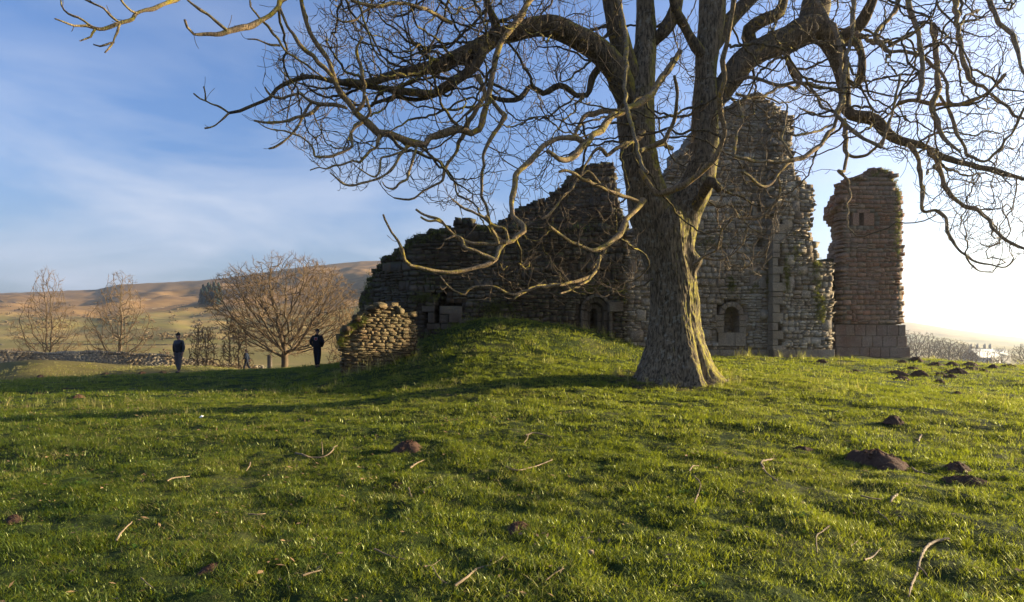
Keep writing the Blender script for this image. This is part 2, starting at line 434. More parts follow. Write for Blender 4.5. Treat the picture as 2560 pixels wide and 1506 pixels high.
# ground sheet: polar grid about the camera, finer where the photograph looks
az = np.concatenate([np.radians(np.linspace(-46, 46, 470)), np.radians(np.linspace(50, 310, 66))])
az = np.concatenate([az, [az[0] + 2 * math.pi]])
rr = np.concatenate([[0.0], np.geomspace(0.7, 3000, 560)])
A_, R_ = np.meshgrid(az[:-1], rr)
GX, GY = R_ * np.sin(A_), R_ * np.cos(A_)
GZ = gz(GX, GY)
na_, nr_ = len(az) - 1, len(rr)
idx = np.arange(na_ * nr_).reshape(nr_, na_)
nx = np.roll(idx, -1, axis=1)
quads = np.stack([idx[:-1], nx[:-1], nx[1:], idx[1:]], -1).reshape(-1, 4)[:, ::-1]
me = mesh_from("ground", np.stack([GX, GY, GZ], -1).reshape(-1, 3), quads[na_:], True)
ground = tag(link("ground", me, M_GROUND), "rough green pasture rising into tan moorland hills", None, None, "structure")
if me.polygons[100].normal.z < 0: me.flip_normals()

# haze: one closed box of even air round the camera, the ground and everything on it
def haze_box():
    t = NT("valley_haze"); v = t.n("VolumePrincipled")
    v.inputs["Density"].default_value = HAZE; v.inputs["Anisotropy"].default_value = HAZE_G
    v.inputs["Color"].default_value = (0.90, 0.96, 1.0, 1)
    t.t.links.new(v.outputs[0], t.out.inputs["Volume"])
    zlo, zhi = float(GZ.min()) - 1.0, float(GZ.max()) + 6.0
    h = 3010
    V = [(x, y, z) for z in (zlo, zhi) for y in (-h, h) for x in (-h, h)]
    Q = [(0, 2, 3, 1), (4, 5, 7, 6), (0, 1, 5, 4), (2, 6, 7, 3), (0, 4, 6, 2), (1, 3, 7, 5)]
    o = link("haze", mesh_from("haze", V, Q), t.m)
    tag(o, "pale sunlit haze filling the valley", None, None, "stuff")
haze_box()

# ------------------------------------------------------------------ stone walls
rs = R(11)
def stone_variant(r):
    c = 0.5
    f, b = -0.5, 0.5
    i = 0.5 - r.uniform(0.015, 0.06)
    V = np.array([(-c, b, -c), (c, b, -c), (c, b, c), (-c, b, c),
                  (-c, -0.20, -c), (c, -0.20, -c), (c, -0.20, c), (-c, -0.20, c),
                  (-i, f, -i * .92), (i, f, -i * .92), (i, f, i * .92), (-i, f, i * .92), (r.uniform(-.2, .2), f - .02, r.uniform(-.2, .2))])
    V[4:8] += r.uniform(-0.05, 0.03, (4, 3)); V[8:12] += r.uniform(-0.07, 0.07, (4, 3)) * [1, 1, 1.2]; V[8:12, 1] += r.uniform(-.03, .12, 4)
    Q = [(0, 1, 5, 4), (1, 2, 6, 5), (2, 3, 7, 6), (3, 0, 4, 7), (4, 5, 9, 8), (5, 6, 10, 9), (6, 7, 11, 10), (7, 4, 8, 11), (3, 2, 1, 0)]
    T = [(8, 9, 12), (9, 10, 12), (10, 11, 12), (11, 8, 12)]
    return V, np.array(Q), np.array(T)
SV = [stone_variant(rs) for _ in range(14)]

def inside(poly, u, z):
    poly = np.asarray(poly); n = len(poly); c = False; j = n - 1
    for i in range(n):
        if (poly[i][1] > z) != (poly[j][1] > z) and u < (poly[j][0] - poly[i][0]) * (z - poly[i][1]) / (poly[j][1] - poly[i][1]) + poly[i][0]: c = not c
        j = i
    return c

class WallPath:
    def __init__(s, pts):
        s.p = np.array(pts, float); d = np.diff(s.p, axis=0); s.L = np.hypot(d[:, 0], d[:, 1]); s.U = np.concatenate([[0], np.cumsum(s.L)])
        uu = np.linspace(0, s.U[-1], 3000); xy = np.stack([np.interp(uu, s.U, s.p[:, 0]), np.interp(uu, s.U, s.p[:, 1])], 1)
        s.uu, s.px = uu, CX + F * xy[:, 0] / xy[:, 1]; s.D = xy[:, 1]
    def at(s, u):
        u = min(max(u, 0), s.U[-1] - 1e-6); i = max(0, min(len(s.L) - 1, int(np.searchsorted(s.U, u, side='right') - 1)))
        t = (s.p[i + 1] - s.p[i]) / s.L[i]; q = s.p[i] + t * (u - s.U[i])
        return q, t
    def uz(s, px, py):
        i = int(np.argmin(np.abs(s.px - px))); return float(s.uu[i]), float(EYE + (HZ - py) / F * s.D[i])

def build_wall(root, path, outline, mat, core_mat, thick, rows, wid, seed, holes=(), proud=0.05, big=0.06, split=0.3, limit=300, core_name="rubble_core", back_from=None, edge_j=.09, wavy=.10, flush=False, caps=None, patchy=True, tilt=.045):
    """courses of separate stones on a rubble core; holes = list of polygons (u,z) left open; stones at the edge run through the wall"""
    r = R(seed); off = np.array(root.location)
    zs = [p[1] for p in outline]; z = min(zs); zmax = max(zs)
    us = [p[0] for p in outline]; u0, u1 = min(us), max(us)
    st = []; core = Acc()
    jag = 0.0
    def spans(zc):
        k = 240; g = np.linspace(u0 - .05, u1 + .05, k); f = [inside(outline, q, zc) for q in g]; o, st_ = [], None
        for q in range(k):
            if f[q] and st_ is None: st_ = g[q]
            if (not f[q] or q == k - 1) and st_ is not None:
                if g[q] - st_ > .12: o.append((st_, g[q]))
                st_ = None
        return o
    if patchy:
        zb0 = z; zz0 = z
        while zz0 < zmax:
            Hb = r.uniform(.34, .58); pu = u0 - r.uniform(0, .8)
            jl = {}
            while pu < u1:
                pw = r.uniform(.35, 1.15); k_ = r.choice([1, 2, 2, 3, 3, 4, 5]) if Hb > .44 else r.choice([1, 2, 2, 3, 4])
                if k_ == 1: pw = min(pw, r.uniform(.35, .6))
                cuts = np.cumsum(r.uniform(.6, 1.4, k_)); cuts = np.concatenate([[0], cuts / cuts[-1]]) * Hb; off_ = r.normal(0, .035)
                for q_ in range(k_):
                    a_, b_ = zz0 + cuts[q_], zz0 + cuts[q_ + 1]; h = b_ - a_; zc = (a_ + b_) / 2 + off_
                    if q_ == 0: zc -= .01
                    for (sa_, sb_) in spans(zc):
                        sa_ += r.uniform(-edge_j, edge_j * .5); sb_ += r.uniform(-edge_j * .5, edge_j)
                        lo_, hi_ = max(pu, sa_), min(pu + pw, sb_)
                        u = lo_
                        while u < hi_ - .05:
                            w = r.uniform(.13, .30) + (h * .5 if h > .2 else r.uniform(0, .2))
                            if hi_ - (u + w) < .11: w = hi_ - u
                            uc = u + w / 2; atend = u <= sa_ + .01 or u + w >= sb_ - .01; top = not inside(outline, uc, zc + h * .5 + .16)
                            if not any(inside(hp, uu, zz_) for hp in holes for uu in (u + .02, uc, u + w - .02) for zz_ in (zc - h / 2 + .01, zc, zc + h / 2 - .01)):
                                st.append((uc, zc + r.normal(0, .006), w * r.uniform(.93, 1.0), h * r.uniform(.90, 1.0), atend or top))
                            u += w
                pu += pw
            zz0 += Hb
    while z < zmax:
        h = r.uniform(*rows)
        zc = z + h / 2
        for (sa_, sb_) in (() if patchy else spans(zc)):
            ua_, ub_ = sa_ + r.uniform(-edge_j, edge_j * .6), sb_ + r.uniform(-edge_j * .6, edge_j)
            u = ua_
            while u < ub_ - .04:
                w = r.uniform(*wid) * (1.35 if r.rand() < big else 1.0)
                if not flush and h > .19 and r.rand() < .6: w *= .7
                if ub_ - (u + w) < wid[0] * .6: w = ub_ - u
                uc = u + w / 2
                atend = (u <= ua_ + 1e-6) or (u + w >= ub_ - 1e-6)
                top = not inside(outline, uc, zc + h * 1.3)
                edge = (atend or top) and not flush
                if flush and (atend or top): edge = top
                blocked = any(inside(hp, uu, zz) for hp in holes for uu in (u + .02, uc, u + w - .02) for zz in (z + .01, zc, z + h - .01))
                if not blocked:
                    wav = (fbm(u * 0.8, zc * 0.6, seed, 2) - .5) * wavy * 2.2 + r.normal(0, .012)
                    if r.rand() < split and h > 0.15 and not top:
                        a = r.uniform(.38, .62)
                        st.append((uc, z + h * a / 2 + wav, w, h * a, edge)); st.append((uc + r.uniform(-.02, .02), z + h * (a + (1 - a) / 2) + wav, w * r.uniform(.85, 1), h * (1 - a), edge))
                    else:
                        st.append((uc, zc + wav, w, h * r.uniform(.88, 1.02), edge))
                u += w
        # core boxes for this course
        step = 0.30; k = int((u1 - u0) / step) + 1; run = None
        for q in range(k + 1):
            uc = u0 + q * step
            ok = q < k and inside(outline, uc - .16, zc) and inside(outline, uc + .16, zc)
            for layer in (0, 1):
                pass
            front_open = any(inside(hp, uc, zc) for hp in holes)
            if ok:
                a0, a1 = uc - step / 2, uc + step / 2
                y0 = (0.035 if not front_open else (back_from if back_from else thick * 0.75)) + r.uniform(-.01, .01)
                y1 = thick - 0.05
                V = []
                for (uu) in (a0, a1):
                    p, t = path.at(uu); nrm = np.array([-t[1], t[0]])
                    for yy in (y0, y1):
                        for zz in (z - .002, z + h + .002):
                            V.append((p[0] + nrm[0] * yy, p[1] + nrm[1] * yy, zz))
                core.add(V, [(0, 1, 5, 4), (2, 6, 7, 3), (0, 4, 6, 2), (1, 3, 7, 5), (0, 2, 3, 1), (4, 5, 7, 6)])
        z += h
    if core.n:
        link(core_name, core.mesh(core_name, False, off), core_mat, root)
    mats = []
    for (uc, zc, w, h, edge) in st:
        p, t = path.at(uc); nrm = np.array([-t[1], t[0]])
        d = thick * r.uniform(.85, 1.1) if edge else r.uniform(.20, .30)
        fr = -r.uniform(0, proud) if not edge else -r.uniform(-.05, proud)
        g = 0.985 if not edge else 1.03
        X = np.array([t[0], t[1], 0]); Y = np.array([nrm[0], nrm[1], 0]); Z = np.array([0, 0, 1.0])
        a = r.normal(0, tilt if proud > .03 else .012)
        X2 = X * math.cos(a) + Z * math.sin(a); Z2 = Z * math.cos(a) - X * math.sin(a)
        b = r.normal(0, 0.03); X3 = X2 * math.cos(b) + Y * math.sin(b); Y3 = Y * math.cos(b) - X2 * math.sin(b)
        c = np.array([p[0] + nrm[0] * (fr + d / 2), p[1] + nrm[1] * (fr + d / 2), zc])
        mats.append((w * h, X3 * w * g, Y3 * d, Z2 * h * 0.955, c, r.randint(len(SV))))
    if caps:     # boulders lying along the broken top
        for (a0, a1, cn) in caps:
            q0, q1 = np.array(a0), np.array(a1)
            for _ in range(cn):
                t_ = r.rand(); u_, z_ = q0 + (q1 - q0) * t_; p, t = path.at(u_); nrm = np.array([-t[1], t[0]]); sz = r.uniform(.14, .34); dd = r.uniform(0, thick)
                A = r.uniform(0, 6.28); X = np.array([t[0] * math.cos(A) + nrm[0] * math.sin(A), t[1] * math.cos(A) + nrm[1] * math.sin(A), r.normal(0, .2)]); Y = np.array([-X[1], X[0], r.normal(0, .2)])
                mats.append((sz * sz, X * sz * 1.25, Y * sz, np.array([r.normal(0, .15), r.normal(0, .15), 1]) * sz * r.uniform(.5, .9), np.array([p[0] + nrm[0] * dd, p[1] + nrm[1] * dd, z_ - sz * .15 + r.normal(0, .03)]), r.randint(len(SV))))
    mats.sort(key=lambda m: -m[0])
    place_stones(root, mats, mat, limit)
    return mats

_sm = {}
def stone_mesh(k, mat):
    key = (k, mat.name)
    if key not in _sm:
        a = Acc(); a.add(*SV[k]); m = a.mesh("stone"); m.materials.append(mat); _sm[key] = m
    return _sm[key]
def place_stones(root, mats, mat, limit, name="stone", rest="stones"):
    off = np.array(root.location)
    for m in mats[:limit]:
        o = bpy.data.objects.new(name, stone_mesh(m[5], mat)); o.parent = root
        M = Matrix(((m[1][0], m[2][0], m[3][0], m[4][0] - off[0]), (m[1][1], m[2][1], m[3][1], m[4][1] - off[1]), (m[1][2], m[2][2], m[3][2], m[4][2] - off[2]), (0, 0, 0, 1)))
        o.matrix_basis = M; C.objects.link(o)
    if len(mats) > limit:
        a = Acc()
        for m in mats[limit:]:
            V, Q, T = SV[m[5]]
            a.add(V[:, :1] * m[1] + V[:, 1:2] * m[2] + V[:, 2:3] * m[3] + m[4], Q, T)
        tag(link(rest, a.mesh(rest, False, off), mat, root), kind="stuff")

def block(root, name, path, u0, u1, z0, z1, y0, y1, mat, jit=0.01, seed=0, hexa=None):
    """one dressed block in wall coordinates (u along, z up, y into the wall)"""
    r = R(abs(int(seed)) + int(abs(u0) * 100) % 997 + int(abs(z0) * 77) % 991)
    corners = hexa or [(u0, z0), (u1, z0), (u1, z1), (u0, z1)]
    V = []
    off = np.array(root.location); b = 0.018
    cu = sum(c[0] for c in corners) / 4; cz = sum(c[1] for c in corners) / 4
    for yy, sh in ((y1, 0), (y0 + .02, 0), (y0, b)):
        for (u, z) in corners:
            uu = u + (sh if u < cu else -sh); zz = z + (sh if z < cz else -sh)
            p, t = path.at(cu); n = np.array([-t[1], t[0]])
            q = p + t * (uu - cu) + n * (yy + r.uniform(-jit, jit) * .5)
            V.append((q[0] - off[0], q[1] - off[1], zz - off[2] + r.uniform(-jit, jit) * .4))
    Q = [(0, 1, 5, 4), (1, 2, 6, 5), (2, 3, 7, 6), (3, 0, 4, 7), (4, 5, 9, 8), (5, 6, 10, 9), (6, 7, 11, 10), (7, 4, 8, 11), (8, 9, 10, 11), (3, 2, 1, 0)]
    return link(name, mesh_from(name, V, Q), mat, root)

def arch(root, path, uc, zs, ri, ro, zb, n, y0, y1, mat, name="arch_stone", jamb_rows=3, ext=None):
    """round arch of voussoirs on jamb stones"""
    for i in range(n):
        a0, a1 = math.pi * i / n, math.pi * (i + 1) / n - 0.03
        c = [(uc + ri * math.cos(a0), zs + ri * math.sin(a0)), (uc + ro * math.cos(a0), zs + ro * math.sin(a0)),
             (uc + ro * math.cos(a1), zs + ro * math.sin(a1)), (uc + ri * math.cos(a1), zs + ri * math.sin(a1))]
        block(root, name, path, 0, 0, 0, 0, y0, y1, mat, 0.012, i, c)
    zz = np.linspace(zb, zs - .01, jamb_rows + 1)
    for k in range(jamb_rows):
        e = (ext or 0) * (0.5 + 0.5 * ((k * 7) % 3) / 2)
        block(root, "jamb_stone", path, uc - ro - e, uc - ri, zz[k], zz[k + 1] - .015, y0, y1, mat, .008, k)
        block(root, "jamb_stone", path, uc + ri, uc + ro + e, zz[k], zz[k + 1] - .015, y0, y1, mat, .008, k + 9)

def arc_poly(uc, zs, r, zb, n=10):
    return [(uc - r, zb)] + [(uc - r * math.cos(math.pi * i / n), zs + r * math.sin(math.pi * i / n)) for i in range(n + 1)] + [(uc + r, zb)]

def rect_poly(path, px0, px1, py0, py1):
    a = path.uz(px0, py1); b = path.uz(px1, py0); return [(a[0], a[1]), (b[0], a[1]), (b[0], b[1]), (a[0], b[1])]

def cap_list(path, pts, per=9):
    o = []
    for a, b in zip(pts[:-1], pts[1:]):
        A0, B0 = path.uz(*a), path.uz(*b); L = math.hypot(A0[0] - B0[0], A0[1] - B0[1]); o.append((A0, B0, int(L * per) + 1))
    return o
# gable wall with a step forward at the quoins
gp = lambda px, D: ((px - CX) / F * D, D)
PG = WallPath([gp(1560, 24.75), gp(1929, 25.55), gp(1930, 25.22), gp(2084, 25.75)])
G_OUT = [(1560, 930), (1560, 590), (1585, 580), (1620, 530), (1645, 490), (1656, 462), (1668, 438), (1690, 400), (1718, 362), (1745, 322), (1785, 292), (1822, 266),
         (1852, 250), (1875, 236), (1898, 230), (1925, 243), (1950, 268), (1976, 284), (1986, 305), (1982, 345), (1984, 392), (1992, 432), (2010, 452), (2035, 466),
         (2037, 515), (2030, 552), (2030, 590), (2048, 604), (2041, 622), (2054, 636), (2050, 652), (2084, 655), (2084, 930)]
root = thing("ruined_gable_wall", "tall ruined castle gable of grey rubble rising to a broken peak behind the ash", "castle wall", (9.3, 25.3, 1.0))
out = [PG.uz(a, b) for a, b in G_OUT]
ua, za = PG.uz(1829, 787); ppm = F / 25.4
niche = arc_poly(ua, za, 20 / ppm, PG.uz(1829, 832)[1])
surround = arc_poly(ua, za, 37 / ppm, PG.uz(1829, 866)[1])
slit = rect_poly(PG, 1893, 1903, 503, 531); slit_s = rect_poly(PG, 1880, 1914, 493, 540)
hole = rect_poly(PG, 1886, 1904, 598, 616)
quoin = rect_poly(PG, 1930, 1949, 545, 888)
plinth = rect_poly(PG, 1760, 2083, 874, 930)
PGL = WallPath([gp(1560, 24.75), gp(1929, 25.55)]); PGR = WallPath([gp(1930, 25.22), gp(2084, 25.75)])
def clip_out(pth, lo, hi):
    o = []
    n_ = len(G_OUT)
    for i in range(n_):
        (xa, ya), (xb, yb) = G_OUT[i], G_OUT[(i + 1) % n_]
        if lo <= xa <= hi: o.append((xa, ya))
        for c in (lo, hi):
            if (xa - c) * (xb - c) < 0: o.append((c, ya + (yb - ya) * (c - xa) / (xb - xa)))
    return [pth.uz(a, b) for a, b in o]
HL = [niche, surround, slit, slit_s, hole, plinth]
sh = float(PG.U[2]); HR = [[(u - sh, z) for u, z in hp] for hp in (quoin, plinth)]
build_wall(root, PGL, clip_out(PGL, 1560, 1928), M_GABLE, M_MORTAR_L, 1.1, (0.09, 0.25), (0.17, 0.46), 21, HL, 0.06, 0.14, 0.40, 180, back_from=0.55, edge_j=.10)
build_wall(root, PGR, clip_out(PGR, 1931, 2084), M_GABLE, M_MORTAR_L, 1.3, (0.09, 0.23), (0.15, 0.40), 22, HR, 0.06, 0.14, 0.40, 110, back_from=0.55, edge_j=.10)
zb = PG.uz(1829, 866)[1]; zsill = PG.uz(1829, 832)[1]
arch(root, PG, ua, za, 20 / ppm, 33 / ppm, zsill + .005, 6, -0.02, 0.6, M_DRESSED, ext=0.18)
block(root, "sill_stone", PG, ua - 35 / ppm, ua + 8 / ppm, zb, zsill, -0.03, 0.6, M_DRESSED)
block(root, "sill_stone", PG, ua + 8.6 / ppm, ua + 37 / ppm, zb, zsill, -0.03, 0.6, M_DRESSED)
sa = slit; block(root, "lintel_stone", PG, sa[0][0] - .22, sa[1][0] + .2, sa[2][1] + .005, sa[2][1] + .17, -.02, .4, M_DRESSED)
block(root, "jamb_stone", PG, sa[0][0] - .22, sa[0][0], sa[0][1], sa[2][1], -.02, .4, M_DRESSED)
block(root, "jamb_stone", PG, sa[1][0], sa[1][0] + .2, sa[0][1], sa[2][1], -.02, .4, M_DRESSED)
block(root, "sill_stone", PG, sa[0][0] - .22, sa[1][0] + .2, sa[0][1] - .16, sa[0][1] - .005, -.02, .4, M_DRESSED)
rq = R(4); zq = PG.uz(1935, 888)[1]; uq = PG.uz(1932, 700)[0]; uq = float(PG.U[2])
while zq < PG.uz(1935, 548)[1]:
    hq = rq.uniform(.22, .42); wq = rq.choice([.26, .34, .5, .62])
    block(root, "quoin_stone", PG, uq + 0.004, uq + wq, zq, zq + hq - .015, -0.05, .45, M_DRESSED, .012, int(zq * 50)); zq += hq
z_ = PG.uz(1935, 930)[1]; zt_ = PG.uz(1935, 874)[1]; uu_ = PG.uz(1762, 880)[0]
while uu_ < PG.U[-1] - .1:
    w_ = rq.uniform(.6, 1.1); u2 = min(uu_ + w_, PG.U[-1])
    if uu_ < PG.U[1] < u2: u2 = PG.U[1] - .01
    block(root, "plinth_stone", PG, uu_, u2 - .015, z_, zt_ - .01, -0.10, .4, M_DRESSED, .012, int(uu_ * 50)); uu_ = u2 if u2 > PG.U[1] + .4 or u2 < PG.U[1] - .02 else PG.U[2] + .004

# link wall, dark stub between gable and tower
PLk = WallPath([gp(2060, 27.3), gp(2130, 28.2)])
root = thing("low_link_wall", "low dark stub of wall in the gap between gable and tower", "castle wall", (14.8, 27.9, 1.0))
build_wall(root, PLk, [PLk.uz(a, b) for a, b in [(2060, 915), (2060, 652), (2090, 648), (2130, 655), (2130, 915)]], M_APSE, M_MORTAR, .8, (.12, .22), (.22, .5), 31)

# tower fragment
PT = WallPath([gp(2101, 26.75), gp(2262, 26.9)])
T_OUT = [(2099, 930), (2098, 800), (2103, 700), (2104, 640), (2104, 590), (2101, 520), (2107, 480), (2108, 462), (2112, 452), (2130, 446), (2170, 440), (2176, 428), (2200, 420), (2215, 425), (2235, 436), (2244, 462), (2250, 472),
         (2256, 480), (2257, 515), (2261, 530), (2258, 560), (2260, 640), (2256, 690), (2252, 705), (2261, 712), (2261, 812), (2262, 930)]
root = thing("ruined_tower_wall", "narrow reddish sandstone tower fragment with one slit window standing at the ruin's right end", "castle tower", (16.1, 27.3, 1.0))
tslit = rect_poly(PT, 2148, 2160, 533, 564)
tpl = rect_poly(PT, 2101, 2262, 868, 940)
tband = rect_poly(PT, 2101, 2262, 812, 868)
tsl_s = rect_poly(PT, 2132, 2186, 528, 568)
build_wall(root, PT, [PT.uz(a, b) for a, b in T_OUT], M_TOWER, M_MORTAR_L, .5, (.15, .24), (.22, .55), 41, [tslit, tsl_s, tpl, tband], 0.022, .12, .22, 250, back_from=0.38, edge_j=.07, wavy=.05, patchy=False, caps=cap_list(PT, T_OUT[5:15], 7))
a = tslit
block(root, "jamb_stone", PT, tsl_s[0][0], a[0][0], a[0][1], a[2][1], -.01, .5, M_TOWER)
block(root, "jamb_stone", PT, a[1][0], tsl_s[1][0], a[0][1], a[2][1], -.01, .5, M_TOWER)
block(root, "lintel_stone", PT, tsl_s[0][0] + .2, tsl_s[1][0] - .2, a[2][1] + .004, a[2][1] + .17, -.01, .5, M_TOWER)
for (py0, py1, e, y0) in ((812, 840, .02, -.06), (840, 868, .05, -.10), (868, 893, .12, -.20), (893, 930, .17, -.27)):
    zb_, zt_ = PT.uz(2150, py1)[1], PT.uz(2150, py0)[1]; uu_ = -.28 - e
    while uu_ < PT.U[-1] + e:
        u2 = min(uu_ + rq.uniform(.4, .85), PT.U[-1] + e)
        if PT.U[-1] + e - u2 < .2: u2 = PT.U[-1] + e
        c = [(uu_, zb_), (u2 - .012, zb_), (u2 - .012, zt_ - .01), (uu_, zt_ - .01)]
        block(root, "plinth_stone", PT, 0, 0, 0, 0, y0, 1.3, M_PLINTH, .012, int(uu_ * 40), c); uu_ = u2
# the broken left end of the tower, ragged rubble running back
PTL = WallPath([gp(2076, 28.05), gp(2104, 26.72)])
root2 = root
TL = [(2078, 930), (2080, 780), (2078, 700), (2072, 650), (2078, 605), (2090, 590), (2083, 560), (2068, 535), (2067, 522), (2074, 505), (2080, 485), (2100, 470), (2104, 465), (2106, 600), (2106, 930)]
st = []
rt = R(77)
for z in np.arange(0.4, EYE + (HZ - 462) / F * 27, .13):
    py = HZ - (z - EYE) * F / 27.2
    lo = np.interp(py, [462, 470, 485, 505, 522, 535, 560, 590, 605, 650, 700, 930], [2108, 2096, 2080, 2073, 2066, 2067, 2082, 2091, 2080, 2072, 2078, 2080])
    x0 = (lo - CX) / F * 27.4; x1 = (2112 - CX) / F * 26.9
    x = x1
    k = 0
    tt = 0.0
    while tt < 1.0:
        w = rt.uniform(.16, .30); tt += .12 + rt.uniform(0, .06); Dq = 26.95 + min(tt, 1) * 1.1; x = (2112 + (lo - 2112) * min(tt, 1) + rt.uniform(-2.5, 2.5) - CX) / F * (Dq + .2) + w / 2; yc = Dq - .40
        st.append((w * .13, np.array([w, rt.uniform(-.08, .08), 0]), np.array([0, .45, rt.uniform(-.04, .04)]), np.array([0, 0, .135]), np.array([x - w / 2 + rt.uniform(-.03, .03), yc + .45, z]), rt.randint(14)))
st.sort(key=lambda m: -m[0])
a = Acc()
for m in st:
    V, Q, T = SV[m[5]]; a.add(V[:, :1] * m[1] + V[:, 1:2] * m[2] + V[:, 2:3] * m[3] + m[4], Q, T)
tag(link("broken_end", a.mesh("broken_end", False, np.array(root.location)), M_TOWER, root), kind="stuff")

# apse: rounded left corner, dark and overgrown
PA = WallPath([gp(900, 27.2), gp(908, 26.2), gp(930, 25.2), gp(962, 24.6), gp(1020, 24.15), gp(1100, 24.0), gp(1300, 24.15), gp(1561, 24.7)])
A_OUT = [(900, 960), (900, 765), (908, 742), (918, 715), (932, 682), (950, 658), (985, 632), (1008, 618), (1022, 598), (1045, 585), (1080, 577), (1112, 570), (1140, 567), (1143, 550), (1156, 541), (1174, 543), (1182, 558),
         (1195, 563), (1215, 568), (1300, 565), (1400, 567), (1480, 566), (1540, 568), (1561, 590), (1561, 960)]
root = thing("rounded_ruin_wall", "long dark overgrown rubble wall curving away at its left end above the grass bank", "castle wall", (-1, 24.2, 1.5))
ppa = F / 24.3
un, zn = PA.uz(1491, 776); nich = arc_poly(un, zn, 27 / ppa, PA.uz(1491, 850)[1]); nsur = arc_poly(un, zn, 40 / ppa, PA.uz(1491, 850)[1])
as1 = rect_poly(PA, 1087, 1099, 765, 808); as2 = rect_poly(PA, 1086, 1122, 733, 765)
as_s = rect_poly(PA, 1055, 1150, 752, 822)
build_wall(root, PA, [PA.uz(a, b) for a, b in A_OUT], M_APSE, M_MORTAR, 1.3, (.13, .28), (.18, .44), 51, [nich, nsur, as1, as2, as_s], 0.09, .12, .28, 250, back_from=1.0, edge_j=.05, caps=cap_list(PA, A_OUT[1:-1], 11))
z0n = PA.uz(1491, 850)[1]
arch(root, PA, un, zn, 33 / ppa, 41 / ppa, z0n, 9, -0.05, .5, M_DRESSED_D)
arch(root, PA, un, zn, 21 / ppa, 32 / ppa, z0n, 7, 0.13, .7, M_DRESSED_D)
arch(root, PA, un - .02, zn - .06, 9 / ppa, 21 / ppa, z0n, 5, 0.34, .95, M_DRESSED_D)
b = as1; q = as_s
for (u0, u1, z0, z1) in ((q[0][0], b[0][0], PA.uz(1090, 780)[1], PA.uz(1090, 764)[1]), (q[0][0] + .25, b[0][0], PA.uz(1090, 808)[1], PA.uz(1090, 781)[1]),
                         (b[1][0], q[1][0] + .1, PA.uz(1090, 786)[1], PA.uz(1090, 765)[1]), (b[1][0], q[1][0] - .45, PA.uz(1090, 808)[1], PA.uz(1090, 787)[1]),
                         (q[0][0] + .2, q[0][0] + .75, PA.uz(1090, 824)[1], PA.uz(1090, 809)[1]), (q[0][0] + .77, q[1][0] - .2, PA.uz(1090, 824)[1], PA.uz(1090, 809)[1]),
                         (q[0][0] + .15, b[0][0] + .02, PA.uz(1090, 763)[1], PA.uz(1090, 742)[1])):
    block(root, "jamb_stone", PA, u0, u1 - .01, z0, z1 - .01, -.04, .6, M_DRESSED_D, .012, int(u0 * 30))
for (pxs, pys, w_, h_) in ((1139, 796, .5, .36), (1176, 812, .9, .45), (1150, 830, .8, .3), (1538, 768, .6, .42)):
    u_, zz_ = PA.uz(pxs, pys); block(root, "large_stone", PA, u_ - w_ / 2, u_ + w_ / 2, zz_ - h_ / 2, zz_ + h_ / 2, -.16, .3, M_DRESSED_D, .04, pxs)

# wall running back from the rounded corner, and the broken peak behind
PW = WallPath([(-9.0, 37.5), gp(899, 27.3)])
root = thing("side_wall", "low rubble wall running back from the rounded left end of the ruin", "castle wall", (-8, 32, .8))
LW = PW.U[-1]
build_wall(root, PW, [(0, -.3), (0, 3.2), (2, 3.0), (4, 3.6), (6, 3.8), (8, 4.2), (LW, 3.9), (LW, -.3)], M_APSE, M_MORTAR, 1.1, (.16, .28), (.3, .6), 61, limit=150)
PR = WallPath([gp(1205, 29.5), gp(1575, 29.5)])
root = thing("broken_rear_wall", "dark stepped wall rising to a broken peak behind the long wall", "castle wall", (3, 29.8, 1.5))
R_OUT = [(1205, 900), (1205, 585), (1235, 566), (1262, 545), (1290, 525), (1330, 506), (1368, 497), (1385, 478), (1412, 462), (1428, 440), (1442, 420), (1470, 410), (1498, 408), (1505, 402), (1522, 400), (1533, 412), (1541, 450), (1546, 500), (1560, 545), (1575, 575), (1575, 900)]
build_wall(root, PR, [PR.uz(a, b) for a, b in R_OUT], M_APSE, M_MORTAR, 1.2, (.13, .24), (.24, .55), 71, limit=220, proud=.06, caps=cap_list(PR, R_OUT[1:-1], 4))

# tumbled fragment: a leaning mass of masonry
M_FCORE = simple("fragment_core", (0.15, 0.098, 0.055), 0.98, 9, 0.5, 0.04)
PF = WallPath([gp(848, 20.15), gp(905, 20.35), gp(960, 20.75), gp(1012, 21.2), gp(1048, 21.75)])
FR_OUT = [(862, 960), (853, 915), (858, 885), (849, 872), (850, 850), (860, 832), (878, 812), (892, 800), (905, 790), (925, 782), (932, 770), (948, 762), (962, 762), (975, 768), (992, 766), (1004, 778), (1020, 788), (1033, 790), (1036, 808), (1044, 812), (1045, 840), (1046, 855), (1042, 872), (1030, 890), (1000, 898), (960, 915), (930, 935), (900, 960)]
root = thing("tumbled_masonry", "sunlit tumbled lump of coursed masonry leaning in front of the dark wall", "masonry fragment", (-4.6, 20.7, .6))
build_wall(root, PF, [PF.uz(a, b) for a, b in FR_OUT], M_FRAG, M_FCORE, .95, (.045, .15), (.10, .40), 81, proud=.05, big=.15, split=.15, limit=290, caps=cap_list(PF, FR_OUT[4:19], 7), patchy=False, tilt=.035, wavy=.10, edge_j=.09)

